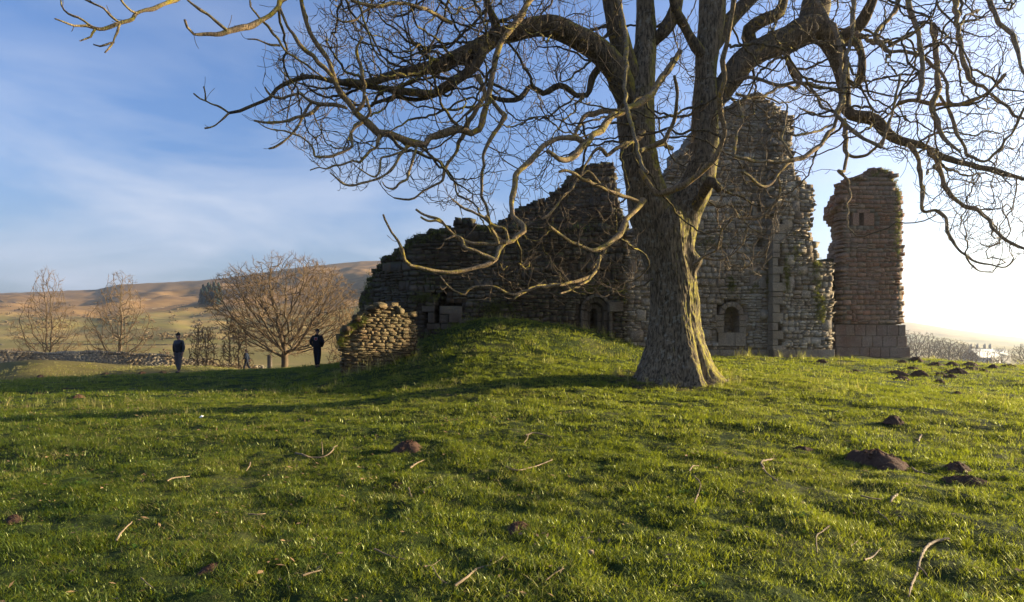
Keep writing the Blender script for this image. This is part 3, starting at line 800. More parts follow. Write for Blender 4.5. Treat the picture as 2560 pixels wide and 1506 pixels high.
# field wall of dry stone across the left
def dry_wall(name, label, pts, hgt, seed, wid=(.22, .42), rows=(.085, .14), group=None):
    p = WallPath(pts); r = R(seed); a = Acc(); core = Acc()
    x0, y0 = p.at(0)[0]; root = thing(name, label, "field wall", (x0, y0, float(gz(x0, y0))), group)
    off = np.array(root.location)
    nseg = int(p.U[-1] / .5)
    for i in range(nseg):
        u = i * p.U[-1] / nseg; u2 = (i + 1) * p.U[-1] / nseg
        V = []
        for uu in (u, u2):
            q, t = p.at(uu); n = np.array([-t[1], t[0]]); g = float(gz(q[0], q[1])); hh = hgt(uu)
            for yy, zz in ((.06, -.3), (.10, hh - .06), (.5, hh - .06), (.54, -.3)):
                V.append((q[0] + n[0] * yy, q[1] + n[1] * yy, g + zz))
        core.add(V, [(0, 1, 5, 4), (1, 2, 6, 5), (2, 3, 7, 6), (0, 3, 2, 1), (4, 5, 6, 7)])
    link("rubble_core", core.mesh("rubble_core", False, off), M_MORTAR_L, root)
    st = []
    z = -.1
    while z < 2:
        h = r.uniform(*rows); u = 0
        while u < p.U[-1]:
            w = r.uniform(*wid); q, t = p.at(u + w / 2); n = np.array([-t[1], t[0]]); hh = hgt(u)
            if z + h < hh:
                g = float(GH(q[0], q[1]))
                d = .18; c = np.array([q[0] + n[0] * (d / 2 - r.uniform(0, .04) + z * .05), q[1] + n[1] * (d / 2 - r.uniform(0, .04) + z * .05), g + z + h / 2])
                st.append((w * h, np.array([t[0], t[1], r.normal(0, .03)]) * w, np.array([n[0], n[1], 0]) * d, np.array([0, 0, h * .92]), c, r.randint(14)))
            u += w
        z += h
    u = 0; cope = []
    while u < p.U[-1]:
        w = r.uniform(.10, .17); q, t = p.at(u); n = np.array([-t[1], t[0]]); g = float(GH(q[0], q[1])); hh = hgt(u)
        if hh > .6:
            le = .35 + r.normal(0, .12); up = np.array([t[0] * le, t[1] * le, 1]); up /= np.linalg.norm(up); al = np.array([t[0], t[1], -le])
            al /= np.linalg.norm(al)
            c = np.array([q[0] + n[0] * .3, q[1] + n[1] * .3, g + hh + .06])
            cope.append((w, al * w, np.array([n[0], n[1], 0]) * .55, up * r.uniform(.2, .32), c, r.randint(14)))
        u += w
    for nm, s_ in (("wall_stones", st), ("coping_stones", cope)):
        a = Acc()
        for m in s_:
            V, Q, T = SV[m[5]]; a.add(V[:, :1] * m[1] + V[:, 1:2] * m[2] + V[:, 2:3] * m[3] + m[4], Q, T)
        if a.n: tag(link(nm, a.mesh(nm, False, off), M_DRY, root), kind="stuff")
from functools import lru_cache
_gx = np.arange(-70, 30, .5); _gy = np.arange(20, 80, .5)
_GG = gz(*np.meshgrid(_gx, _gy))
def GH(x, y):
    fx = min(max((x + 70) / .5, 0), len(_gx) - 2); fy = min(max((y - 20) / .5, 0), len(_gy) - 2); i, j = int(fx), int(fy); a, b = fx - i, fy - j
    return _GG[j, i] * (1 - a) * (1 - b) + _GG[j, i + 1] * a * (1 - b) + _GG[j + 1, i] * (1 - a) * b + _GG[j + 1, i + 1] * a * b
dry_wall("drystone_wall", "long sunlit drystone wall with slanted coping below the twin-stemmed tree", [gp(-200, 45.5), gp(0, 47.5), gp(120, 48.8), gp(230, 50), gp(330, 51.4), gp(415, 52.6)], lambda u: 1.02 + .12 * math.sin(u * .7 - 1) * math.sin(u * .23) + .03 * math.sin(u * 3), 91)
dry_wall("drystone_wall", "lower tumbled stretch of drystone wall behind the walking child", [gp(415, 52.6), gp(520, 54.2), gp(600, 55.4), gp(660, 56.2)], lambda u: .95 - .09 * u + .10 * math.sin(u * 2.7) + .06 * math.sin(u * 7.1), 92)

# ------------------------------------------------------------------ tubes and trees
def resample(P3, rad, step):
    P3 = np.asarray(P3, float); rad = np.asarray(rad, float)
    n = len(P3)
    if n < 3:
        L = np.linalg.norm(P3[-1] - P3[0]); k = max(2, int(L / step) + 1); t = np.linspace(0, 1, k)[:, None]
        return P3[0] * (1 - t) + P3[-1] * t, np.interp(t[:, 0], np.linspace(0, 1, n), rad)
    ex = np.vstack([2 * P3[0] - P3[1], P3, 2 * P3[-1] - P3[-2]]); outp, outr = [], []
    for i in range(n - 1):
        p0, p1, p2, p3 = ex[i], ex[i + 1], ex[i + 2], ex[i + 3]
        k = max(1, int(np.linalg.norm(p2 - p1) / step))
        for q in range(k):
            t = q / k
            outp.append(.5 * ((2 * p1) + (-p0 + p2) * t + (2 * p0 - 5 * p1 + 4 * p2 - p3) * t * t + (-p0 + 3 * p1 - 3 * p2 + p3) * t ** 3))
            outr.append(rad[i] * (1 - t) + rad[i + 1] * t)
    outp.append(P3[-1]); outr.append(rad[-1])
    return np.array(outp), np.array(outr)

def tube(acc, Pt, rad, k=5, disp=None, cap=True):
    Pt = np.asarray(Pt, float); n = len(Pt)
    if n < 2: return
    T = np.gradient(Pt, axis=0); T /= np.linalg.norm(T, axis=1)[:, None] + 1e-9
    nrm = np.cross(T[0], [0, 0, 1]);
    if np.linalg.norm(nrm) < .1: nrm = np.cross(T[0], [1, 0, 0])
    nrm /= np.linalg.norm(nrm); N = [nrm]
    for i in range(1, n):
        v = N[-1] - T[i] * np.dot(N[-1], T[i]); v /= np.linalg.norm(v) + 1e-9; N.append(v)
    N = np.array(N); B = np.cross(T, N)
    a = np.arange(k) * 2 * math.pi / k
    rr_ = np.repeat(np.asarray(rad)[:, None], k, 1)
    D_ = N[:, None, :] * np.cos(a)[None, :, None] + B[:, None, :] * np.sin(a)[None, :, None]
    V = Pt[:, None, :] + D_ * rr_[:, :, None]
    if disp is not None:
        V = V + D_ * disp(V, a[None, :], np.asarray(rad)[:, None])[:, :, None]
    V = V.reshape(-1, 3)
    i = np.arange(n * k).reshape(n, k); j = np.roll(i, -1, 1)
    Q = np.stack([i[:-1], j[:-1], j[1:], i[1:]], -1).reshape(-1, 4)
    T3 = None
    if cap:
        V = np.vstack([V, Pt[-1] + T[-1] * rad[-1] * .6]); e = len(V) - 1
        T3 = np.stack([i[-1], j[-1], np.full(k, e)], -1)
    acc.add(V, Q, T3)

def bark_disp(V, a, r):
    x, y, z = V[..., 0], V[..., 1], V[..., 2]
    u = a * np.maximum(r, .12)
    n = fbm(u * 11 + 30, z * 2.1 + y * .8, 0, 3, 3.0)
    m = 1 - np.abs(2 * n - 1)
    big = fbm(x * 1.6, y * 1.6, z * .8, 2, 8.0) - .5
    amp = np.clip(r * .13, .006, .045)
    return m * amp * 1.3 - amp * .7 + big * r * .30

def colonize(nodes, par, att, step, infl, kill, iters, rng, jit=.35, up=0.0, frozen=0):
    nodes = [np.asarray(n, float) for n in nodes]; par = list(par)
    att = np.asarray(att, float); A = np.array(nodes)
    bd = np.full(len(att), 1e9); bi = np.zeros(len(att), int)
    def upd(newi):
        nonlocal bd, bi
        N = np.array([nodes[i] for i in newi])
        for s in range(0, len(newi), 400):
            d = ((att[:, None, :] - N[None, s:s + 400]) ** 2).sum(-1); k = d.argmin(1); dm = d[np.arange(len(att)), k]
            m = dm < bd; bd = np.where(m, dm, bd); bi = np.where(m, np.array(newi)[s + k] if not isinstance(newi, range) else s + k + newi[0], bi)
    upd(list(range(len(nodes))))
    child = {}
    for it in range(iters):
        act = bd < infl * infl
        if not act.any(): break
        new = []
        order = np.argsort(bi[act]); ids = bi[act][order]; vec = (att[act][order])
        u, st = np.unique(ids, return_index=True); en = list(st[1:]) + [len(ids)]
        for q, s, e in zip(u, st, en):
            d = vec[s:e] - nodes[q]; d /= np.linalg.norm(d, axis=1)[:, None] + 1e-9; v = d.sum(0)
            v = v / (np.linalg.norm(v) + 1e-9) + rng.normal(0, jit, 3); v[2] += up
            p = par[q]
            if p >= 0:
                t = nodes[q] - nodes[p]; v = v + .55 * t / (np.linalg.norm(t) + 1e-9)
            v /= np.linalg.norm(v) + 1e-9
            np_ = nodes[q] + v * step
            if child.get(q, 0) > 3: continue
            child[q] = child.get(q, 0) + 1
            nodes.append(np_); par.append(int(q)); new.append(len(nodes) - 1)
        if not new: break
        upd(new)
        keep = bd > kill * kill
        att, bd, bi = att[keep], bd[keep], bi[keep]
        if len(att) == 0: break
    return np.array(nodes), np.array(par)

def pipe(nodes, par, rtip, ex=2.2):
    w = np.zeros(len(nodes)); kids = np.zeros(len(nodes), int)
    for i in range(len(nodes) - 1, -1, -1):
        if kids[i] == 0: w[i] = rtip ** ex
        p = par[i]
        if p >= 0: w[p] += w[i]; kids[p] += 1
    return w ** (1 / ex), kids

def chains(par, start=0):
    n = len(par); kids = [[] for _ in range(n)]
    for i, p in enumerate(par):
        if p >= 0 and i >= start: kids[p].append(i)
    return kids

def graph_tubes(acc, nodes, par, rad, start, ksel, rmin=0.0, rmax=1e9, jit=0.0, rng=None):
    """every chain of nodes from index start on becomes one tube"""
    kids = chains(par, start); visited = set()
    stack = [(p, c) for p in range(len(par)) for c in kids[p] if (p < start or par[p] < 0)]
    if start == 0: stack = [(i, c) for i in range(len(par)) if par[i] < 0 for c in kids[i]]
    cnt = 0
    while stack:
        p, c = stack.pop(); ch = [p, c]; cur = c
        while kids[cur]:
            ks = sorted(kids[cur], key=lambda q: -rad[q]); 
            for q in ks[1:]: stack.append((cur, q))
            cur = ks[0]; ch.append(cur)
        pts = nodes[ch]; rd = rad[ch].copy(); rd[0] = rd[1]
        if rmin <= rd[1] < rmax:
            tube(acc, pts, rd, ksel(rd[1])); cnt += 1
    return cnt

def in_poly_pts(poly, n, rng):
    poly = np.asarray(poly, float); lo, hi = poly.min(0), poly.max(0); o = []
    while len(o) < n:
        q = rng.uniform(lo, hi)
        if inside(poly, q[0], q[1]): o.append(q)
    return o

# ------------------------------------------------------------------ the great ash
TD = 16.0
tree = thing("ash_tree", "huge bare ash with mossy forked trunk and drooping lichened branches before the ruin", "tree", tuple(P(1688, 948, TD)))
TOFF = np.array(tree.location)
def trunk_mesh():
    prof = [(985, 1692, 122), (960, 1692, 112), (945, 1691, 102), (925, 1690, 92), (905, 1689, 84), (880, 1688, 76), (850, 1686, 67), (820, 1685, 61), (780, 1684, 57), (740, 1683, 55), (700, 1681, 54.5),
            (670, 1676, 56), (640, 1671, 56), (615, 1668, 59), (590, 1665, 64), (560, 1666, 63), (535, 1668, 52), (510, 1670, 30), (490, 1670, 12), (484, 1670, 4)]
    py = np.array([p[0] for p in prof][::-1], float); cxs = np.array([p[1] for p in prof][::-1], float); rs_ = np.array([p[2] for p in prof][::-1], float)
    ys = np.concatenate([np.linspace(985, 510, 300), np.linspace(509, 484, 16)]); k = 220
    c = np.interp(ys, py, cxs); r = np.interp(ys, py, rs_) * TD / F
    z = EYE + (HZ - ys) / F * TD; x = (c - CX) / F * TD
    a = np.arange(k) * 2 * math.pi / k
    Rr = np.repeat(r[:, None], k, 1); Z = np.repeat(z[:, None], k, 1); Aa = np.repeat(a[None], len(z), 0)
    zb_ = z[0] + .42
    near = np.exp(-np.clip(Z - zb_, 0, 9) / .42)
    lob = np.zeros_like(Rr)
    for ang, am, wd in ((-.35, .34, .30), (-1.30, .10, .30), (-1.95, .14, .28), (-2.7, .24, .35), (2.7, .2, .4), (1.9, .3, .4), (1.0, .25, .4), (.35, .2, .3)):
        d = np.abs((Aa - ang + math.pi) % (2 * math.pi) - math.pi); lob += am * np.exp(-(d / wd) ** 2)
    lob -= .16
    Rr = Rr * (1 + lob * near * .95)
    # long flutes running up from the roots, twisting a little
    tw = Aa + Z * .10
    Rr = Rr * (1 + .045 * np.sin(tw * 5 + 1.0) + .03 * np.sin(tw * 9 + Z * .5) + (fbm(np.cos(Aa) * 1.5 + 9, np.sin(Aa) * 1.5, Z * .9, 3, 4.0) - .5) * .16)
    # burr on the right side and groove on the right of the front
    d = ((Aa + .35 + math.pi) % (2 * math.pi) - math.pi) / .35; Rr = Rr + .20 * np.exp(-d ** 2) * np.exp(-((Z - (EYE + (HZ - 655) / F * TD)) / .22) ** 2)
    d = ((Aa + .95 + math.pi) % (2 * math.pi) - math.pi) / .10; Rr = Rr - .12 * np.exp(-d ** 2) * np.exp(-np.clip(Z - 1.0, 0, 9) / 1.1)
    u = Aa * .60
    n = fbm(u * 13 + Z * .8, Z * 2.3, 0, 3, 3.0); n2 = fbm(u * 30, Z * 6, 0, 2, 6.0)
    ridge = 1 - np.abs(2 * n - 1)
    wrap = np.minimum(1, np.minimum(Aa, 2 * math.pi - Aa) * 6)
    Rr = Rr + ridge * .055 * wrap + (n2 - .5) * .03 * wrap - .03
    V = np.stack([x[:, None] + Rr * np.cos(Aa), TD + Rr * np.sin(Aa) * .95, Z + (np.where(ys < 510, 1, 0)[:, None]) * 0], -1).reshape(-1, 3)
    i = np.arange(len(z) * k).reshape(len(z), k); j = np.roll(i, -1, 1)
    Q = np.stack([i[:-1], j[:-1], j[1:], i[1:]], -1).reshape(-1, 4)
    acc = Acc(); acc.add(V, Q); return acc.mesh("trunk", True, TOFF)
link("trunk", trunk_mesh(), M_BARK, tree)

# traced limbs: (px, py, radius in px), depth at start and end
LIMBS = [
 ("stem", 16.0, 16.0, [(1655, 680, 40), (1650, 620, 56), (1630, 530, 60), (1607, 440, 46), (1593, 350, 45), (1588, 270, 48), (1600, 190, 38), (1614, 110, 28), (1614, 30, 25), (1606, -90, 21), (1590, -220, 15), (1600, -330, 9)]),
 ("stem", 16.0, 16.4, [(1675, 690, 36), (1682, 620, 54), (1702, 535, 54), (1738, 470, 45), (1758, 400, 37), (1764, 320, 34), (1763, 250, 34), (1762, 190, 28), (1766, 130, 30), (1777, 60, 33), (1783, 0, 34), (1795, -90, 28), (1815, -230, 18), (1800, -350, 10)]),
 ("limb", 16.0, 15.0, [(1592, 270, 36), (1570, 170, 31), (1548, 80, 30), (1522, 0, 28), (1490, -90, 22), (1430, -190, 14), (1360, -260, 8)]),
 ("limb", 15.9, 14.0, [(1585, 290, 30), (1556, 205, 38), (1535, 165, 38), (1495, 122, 36), (1445, 92, 34), (1390, 68, 33), (1340, 66, 30), (1290, 84, 27), (1230, 100, 24), (1170, 128, 22), (1105, 155, 20), (1030, 180, 17), (960, 197, 15), (905, 210, 13), (868, 203, 9), (840, 208, 7)]),
 ("limb", 14.9, 13.6, [(1240, 98, 20), (1205, 125, 19), (1185, 165, 16), (1120, 215, 13), (1050, 235, 11), (960, 222, 10), (880, 212, 9), (830, 206, 8), (770, 192, 7), (720, 206, 6), (690, 222, 5), (675, 245, 4.5), (640, 262, 4), (600, 278, 3.5), (572, 283, 3)]),
 ("limb", 16.2, 17.0, [(1765, 285, 26), (1795, 245, 30), (1828, 198, 31), (1862, 152, 33), (1915, 118, 34), (1970, 98, 35), (2025, 70, 40), (2075, 92, 28), (2100, 150, 23), (2110, 220, 17), (2113, 275, 15)]),
 ("limb", 16.9, 17.2, [(2015, 90, 36), (2035, 30, 38), (2045, -40, 34), (2060, -130, 24), (2080, -230, 14)]),
 ("limb", 16.9, 15.6, [(2080, 108, 18), (2125, 82, 17), (2150, 55, 14), (2175, 5, 13), (2200, -50, 10), (2260, -120, 6)]),
 ("limb", 17.0, 15.4, [(2108, 262, 15), (2125, 288, 16), (2165, 295, 17), (2200, 310, 15), (2235, 345, 13), (2270, 358, 11), (2320, 368, 9), (2370, 395, 9), (2430, 420, 8), (2480, 425, 7), (2540, 445, 5), (2600, 455, 4)]),
 ("limb", 16.3, 17.0, [(1772, 125, 24), (1812, 70, 23), (1852, 22, 20), (1900, -30, 16), (1960, -110, 10), (2000, -190, 6)]),
 ("limb", 16.2, 15.2, [(1764, 150, 18), (1735, 105, 14), (1712, 62, 14), (1690, 20, 13), (1675, -40, 11), (1650, -120, 8)]),
 ("limb", 16.1, 15.6, [(1605, 130, 18), (1640, 100, 15), (1675, 60, 20), (1690, 25, 18), (1695, -40, 13), (1720, -130, 8)]),
 ("limb", 16.0, 15.4, [(1560, 200, 18), (1540, 215, 12), (1505, 165, 11), (1480, 200, 10), (1465, 235, 9), (1440, 235, 8), (1400, 215, 8), (1360, 235, 8), (1330, 215, 8), (1300, 245, 7), (1250, 250, 6), (1222, 235, 5)]),
 ("limb", 15.0, 14.6, [(1245, 95, 14), (1235, 50, 14), (1222, 22, 12), (1210, -20, 12), (1180, -90, 9)]),
 ("limb", 15.2, 14.4, [(1178, 150, 12), (1160, 190, 9), (1100, 230, 8), (1040, 250, 7), (990, 240, 6), (930, 260, 5)]),
 ("limb", 17.0, 17.6, [(2100, 100, 14), (2140, 112, 10), (2155, 150, 9), (2150, 200, 10), (2140, 215, 6)]),
 ("limb", 16.6, 16.2, [(1905, 128, 22), (1880, 105, 20), (1878, 75, 20), (1910, 55, 18), (1950, 25, 16), (1965, -30, 13)]),
 ("limb", 16.2, 14.8, [(1710, 548, 20), (1745, 498, 16), (1775, 452, 14), (1800, 475, 10), (1790, 455, 6), (1785, 445, 4)][:4]),
]
BR = [ # slender traced branches
 (15.0, 12.2, [(1530, -130, 12), (1420, -90, 12), (1330, -10, 12), (1300, 45, 11), (1262, 95, 10), (1242, 140, 10), (1228, 190, 9), (1222, 240, 9), (1212, 290, 9), (1195, 318, 10), (1175, 330, 11), (1150, 320, 12), (1110, 330, 11), (1070, 345, 10), (1060, 362, 11), (1030, 360, 11), (1000, 350, 11), (970, 335, 11), (945, 335, 11), (925, 315, 11), (895, 290, 11), (870, 255, 10), (845, 225, 8), (832, 185, 7), (815, 145, 7), (785, 100, 6.5), (768, 60, 6), (755, 0, 5.5), (752, -60, 5)]),
 (12.8, 12.2, [(858, 240, 7), (825, 185, 7), (790, 150, 6.5), (750, 115, 6), (725, 75, 5), (710, 45, 5), (700, 20, 4.5)]),
 (12.7, 12.3, [(882, 283, 7), (905, 265, 6), (912, 225, 6), (905, 180, 5.5), (895, 150, 5), (893, 120, 4.5), (905, 95, 3)]),
 (12.6, 12.4, [(905, 300, 7), (925, 285, 5), (918, 260, 5), (915, 240, 4)]),
 (14.6, 10.5, [(1400, -120, 10), (1150, -90, 9), (850, -60, 9), (720, -10, 8.5), (695, 18, 8), (655, 50, 8), (610, 70, 8), (565, 80, 7), (525, 86, 6), (485, 86, 5), (468, 68, 4.5), (462, 50, 4)]),
 (10.8, 10.4, [(568, 76, 5), (545, 58, 4.5), (520, 38, 4.5), (500, 26, 4.5), (485, 14, 4), (465, -5, 4)]),
 (14.4, 9.5, [(1300, -180, 9), (1000, -170, 8), (700, -120, 8), (520, -50, 7.5), (455, -10, 7), (415, 10, 6.5), (375, 22, 6.5), (350, 32, 6), (330, 47, 6), (300, 57, 5.5), (270, 70, 5), (245, 74, 4.5), (215, 66, 4), (185, 66, 3.5), (160, 56, 3), (137, 47, 2.5)]),
 (9.6, 9.4, [(240, 72, 4), (208, 52, 3.5), (182, 42, 3.5), (160, 25, 3), (152, 0, 2.5)]),
 (9.7, 9.5, [(300, 57, 4), (275, 38, 3.5), (262, 22, 3.5), (240, 12, 3), (205, -5, 3)]),
 (9.9, 9.6, [(345, 34, 4), (325, 26, 3.5), (308, 10, 3), (300, -8, 3)]),
 (9.7, 9.5, [(300, 60, 4), (292, 88, 3.2), (285, 108, 3), (272, 122, 2.8), (262, 132, 2.2)]),
 (9.6, 9.5, [(286, 106, 3), (268, 112, 3), (250, 116, 2.8), (234, 112, 2.4)]),
 (9.5, 9.4, [(238, 74, 3.5), (226, 90, 3), (214, 96, 2.8), (202, 102, 2.4)]),
 (11.4, 12.6, [(655, 52, 4.5), (675, 72, 4), (695, 100, 4), (705, 118, 4), (735, 145, 4), (765, 162, 3.6), (790, 180, 3), (815, 200, 2.5)]),
 (11.4, 11.2, [(655, 52, 4), (640, 35, 3), (628, 15, 2.5), (625, -5, 2)]),
 (11.8, 11.5, [(700, 115, 3.5), (665, 108, 3), (640, 98, 2.5), (618, 98, 2)]),
 (13.6, 13.2, [(572, 283, 3.4), (556, 272, 3), (535, 262, 3), (515, 252, 2.6), (500, 246, 2.4), (484, 234, 2)]),
 (13.5, 13.3, [(514, 251, 2.6), (511, 232, 2.2), (509, 217, 2)]),
 (13.6, 13.3, [(574, 283, 3.2), (556, 300, 2.8), (540, 312, 2.6), (524, 318, 2.4), (512, 321, 2.6)]),
 (13.3, 12.8, [(868, 272, 6), (840, 262, 6), (800, 262, 5.5), (770, 250, 5), (750, 236, 5), (720, 240, 4.5), (700, 246, 4), (680, 240, 3.5), (668, 228, 3), (662, 218, 2.6)]),
 (13.2, 12.6, [(800, 262, 5), (775, 285, 5), (735, 297, 5), (705, 305, 5), (670, 309, 4.6), (650, 306, 4), (636, 302, 4)]),
 (13.2, 12.8, [(780, 255, 4.5), (762, 282, 4.2), (745, 315, 4), (720, 345, 3.6), (690, 366, 3.2), (672, 372, 3)]),
 (12.6, 12.0, [(905, 305, 6), (885, 322, 5.5), (876, 340, 5), (880, 362, 4.5), (865, 375, 4.5), (835, 388, 4.2), (800, 395, 4), (788, 393, 3.6), (783, 372, 3), (765, 350, 3), (730, 335, 2.6), (700, 326, 2.4), (670, 322, 2), (650, 310, 2)]),
 (12.5, 12.0, [(948, 338, 6), (942, 362, 5), (925, 380, 4.6), (908, 395, 4.2), (898, 408, 4), (880, 403, 3.2), (850, 412, 3), (815, 422, 2.6), (800, 418, 2.2), (775, 426, 2)]),
 (12.4, 11.8, [(1018, 365, 5.5), (1012, 375, 5), (1000, 388, 5), (985, 415, 4.6), (962, 438, 4.2), (935, 448, 4), (905, 458, 3.8), (880, 465, 3.6), (858, 460, 3.2), (840, 445, 2.8), (825, 432, 2.2)]),
 (12.4, 11.9, [(1018, 375, 4), (980, 388, 3.6), (955, 395, 3.4), (950, 410, 3.2), (948, 430, 3), (935, 442, 3), (915, 432, 2.6), (895, 420, 2.4)]),
 (12.4, 12.0, [(1042, 364, 5), (1032, 400, 4.6), (1022, 430, 4.2), (1018, 448, 4), (1000, 458, 3.6), (985, 472, 3.2), (965, 468, 2.6), (956, 455, 2)]),
 (14.0, 12.3, [(1130, 60, 6), (1085, 35, 6), (1050, 20, 6), (1010, 8, 6), (960, 12, 6), (930, 14, 5.5), (910, 10, 5), (880, 2, 5)]),
 (12.6, 12.3, [(930, 14, 4), (905, 35, 3.6), (890, 50, 3.4), (860, 55, 3), (835, 42, 2.6), (825, 22, 2.2)]),
 (14.4, 13.6, [(1195, 190, 9), (1212, 230, 8), (1195, 262, 8), (1175, 300, 8), (1167, 320, 9), (1150, 350, 6), (1140, 378, 5.5), (1125, 400, 5), (1108, 440, 4.5), (1098, 458, 4), (1060, 475, 3.6), (1035, 495, 3.4), (1010, 500, 3), (985, 495, 2.4)]),
 (14.0, 13.4, [(1222, 240, 7), (1245, 272, 7.5), (1262, 288, 9), (1250, 310, 6), (1235, 335, 6), (1218, 365, 5.5), (1210, 385, 5.5), (1207, 420, 5), (1205, 465, 5), (1206, 490, 5), (1214, 515, 4.6), (1222, 545, 4.2), (1232, 580, 4), (1246, 612, 3.6)]),
 (15.4, 12.0, [(1700, 130, 10), (1650, 205, 10), (1620, 245, 10), (1570, 275, 10), (1535, 290, 11), (1505, 322, 11), (1475, 350, 12), (1452, 368, 12), (1440, 385, 10), (1420, 397, 9), (1398, 398, 8), (1382, 385, 7), (1368, 376, 6)]),
 (13.0, 10.4, [(1460, 358, 9), (1440, 345, 8), (1400, 346, 9), (1370, 358, 9), (1345, 378, 9), (1325, 402, 9), (1300, 425, 9), (1290, 440, 10), (1288, 465, 9), (1283, 490, 9), (1281, 520, 8), (1280, 540, 8), (1292, 552, 7), (1310, 565, 8), (1312, 578, 8), (1290, 595, 8), (1262, 608, 8), (1250, 625, 8), (1240, 645, 8), (1215, 662, 7), (1180, 672, 6), (1140, 680, 6), (1100, 680, 5.6), (1060, 673, 5.4), (1025, 663, 5.2), (1010, 650, 5), (1005, 625, 4.6), (995, 605, 4.2), (978, 580, 4), (968, 560, 3.6), (958, 537, 3)]),
 (10.8, 10.4, [(1265, 605, 7), (1230, 610, 5.5), (1185, 608, 5), (1150, 598, 5), (1125, 575, 4.6), (1110, 560, 4.4), (1090, 548, 4.4), (1060, 538, 4.2), (1040, 524, 4)]),
 (10.5, 10.3, [(1110, 560, 4), (1090, 553, 3.8), (1068, 551, 3.4), (1052, 543, 3)]),
 (10.6, 10.3, [(1236, 650, 7), (1220, 640, 6.5), (1195, 632, 6), (1175, 622, 5.5), (1160, 614, 5), (1158, 602, 4.5), (1140, 590, 3.5), (1112, 600, 3)]),
 (10.7, 10.4, [(1246, 610, 5), (1236, 580, 4.6), (1222, 555, 4.4), (1215, 540, 4)]),
 (10.6, 10.3, [(1270, 600, 5), (1262, 572, 4), (1240, 565, 4.4), (1215, 545, 4.6), (1190, 530, 4.4), (1160, 522, 4.2), (1140, 508, 4), (1132, 500, 3.6)]),
 (14.4, 12.0, [(1608, 500, 12), (1592, 520, 10), (1570, 545, 9), (1560, 568, 10), (1545, 592, 9), (1520, 612, 8), (1500, 622, 8), (1475, 624, 7), (1445, 612, 5.6), (1420, 600, 5), (1395, 582, 4.6), (1375, 568, 5)]),
 (14.0, 12.5, [(1595, 505, 7), (1560, 490, 6.5), (1520, 478, 6), (1490, 462, 6), (1460, 450, 5.6), (1440, 435, 5), (1415, 427, 4.4), (1398, 430, 4)]),
 (13.6, 12.6, [(1500, 460, 4), (1475, 432, 3.6), (1455, 438, 4), (1430, 470, 4), (1400, 500, 4), (1380, 530, 3.6), (1355, 548, 3)]),
 (15.0, 11.0, [(1560, -120, 6), (1545, -20, 6), (1553, 40, 7), (1562, 75, 7.5), (1568, 120, 7.5), (1566, 175, 7.5), (1562, 220, 7), (1570, 280, 6.5), (1583, 330, 6), (1592, 365, 6), (1600, 400, 6), (1607, 420, 8), (1618, 432, 8)]),
 (15.0, 12.0, [(1600, 420, 5), (1606, 440, 8), (1625, 465, 9), (1642, 485, 11), (1668, 478, 10), (1700, 465, 9), (1735, 448, 9), (1762, 418, 9), (1795, 385, 9), (1808, 350, 8), (1814, 315, 8), (1800, 270, 8), (1798, 235, 8), (1808, 200, 8), (1806, 155, 9), (1818, 115, 8), (1828, 60, 7.5), (1832, 10, 7), (1836, -50, 7), (1815, -140, 7)]),
 (15.4, 13.4, [(1600, 480, 6), (1650, 462, 3), (1680, 372, 7), (1660, 362, 6)][2:] + [(1630, 368, 7), (1598, 378, 7)]),
 (14.0, 12.6, [(1598, 378, 7), (1640, 362, 7.5), (1662, 350, 7.5), (1680, 315, 7), (1690, 285, 6.5), (1692, 250, 6), (1690, 220, 5), (1686, 190, 4)]),
 (16.0, 12.2, [(2090, -200, 9), (2130, -110, 9), (2133, -20, 9), (2130, 60, 9), (2125, 110, 8), (2118, 130, 7), (2112, 180, 8.5), (2110, 230, 8), (2100, 275, 8), (2085, 315, 8), (2062, 350, 8), (2035, 375, 8), (2005, 395, 8), (1975, 402, 8), (1955, 420, 7), (1945, 432, 6.5), (1938, 450, 6), (1922, 465, 5.6), (1905, 468, 5.6), (1892, 460, 5.4), (1875, 442, 5.2), (1853, 428, 5)]),
 (12.4, 12.0, [(1985, 402, 6.5), (1950, 403, 6), (1915, 404, 5.6), (1880, 402, 5.2), (1850, 394, 5), (1832, 390, 5)]),
 (12.2, 12.4, [(1834, 388, 5), (1840, 360, 4.6), (1840, 335, 4.4), (1852, 315, 4.2), (1854, 290, 4), (1846, 250, 3.6)]),
 (12.2, 12.6, [(1980, 395, 5), (1968, 370, 4.6), (1955, 345, 4.2), (1962, 315, 4), (1966, 285, 4), (1968, 262, 3)]),
 (15.8, 12.6, [(2040, 0, 10), (2065, 40, 9), (2085, 75, 10), (2100, 105, 10), (2105, 135, 9), (2102, 175, 8), (2105, 230, 8), (2098, 265, 8), (2094, 285, 8), (2120, 315, 7), (2150, 340, 6.5), (2180, 355, 6), (2204, 368, 7)]),
 (12.7, 12.6, [(2204, 366, 5.5), (2215, 330, 5.5), (2228, 290, 5.5), (2240, 240, 5), (2248, 205, 4.6), (2250, 185, 3.5)]),
 (15.0, 13.5, [(2111, 300, 10), (2112, 340, 9), (2116, 385, 8), (2114, 410, 7), (2108, 428, 5), (2095, 428, 6), (2110, 440, 6), (2118, 455, 6), (2124, 480, 5.5), (2127, 500, 4), (2130, 525, 3)][:7]),
 (14.4, 13.4, [(2095, 429, 4), (2108, 438, 5), (2118, 452, 5), (2122, 475, 5), (2127, 490, 4.5), (2118, 505, 3.2), (2122, 530, 2.8), (2115, 545, 2.8), (2122, 570, 2.6), (2140, 590, 2.6)]),
 (15.0, 14.0, [(2115, 386, 6), (2140, 393, 5.6), (2170, 385, 5), (2195, 365, 5), (2215, 345, 4.5), (2250, 340, 4)]),
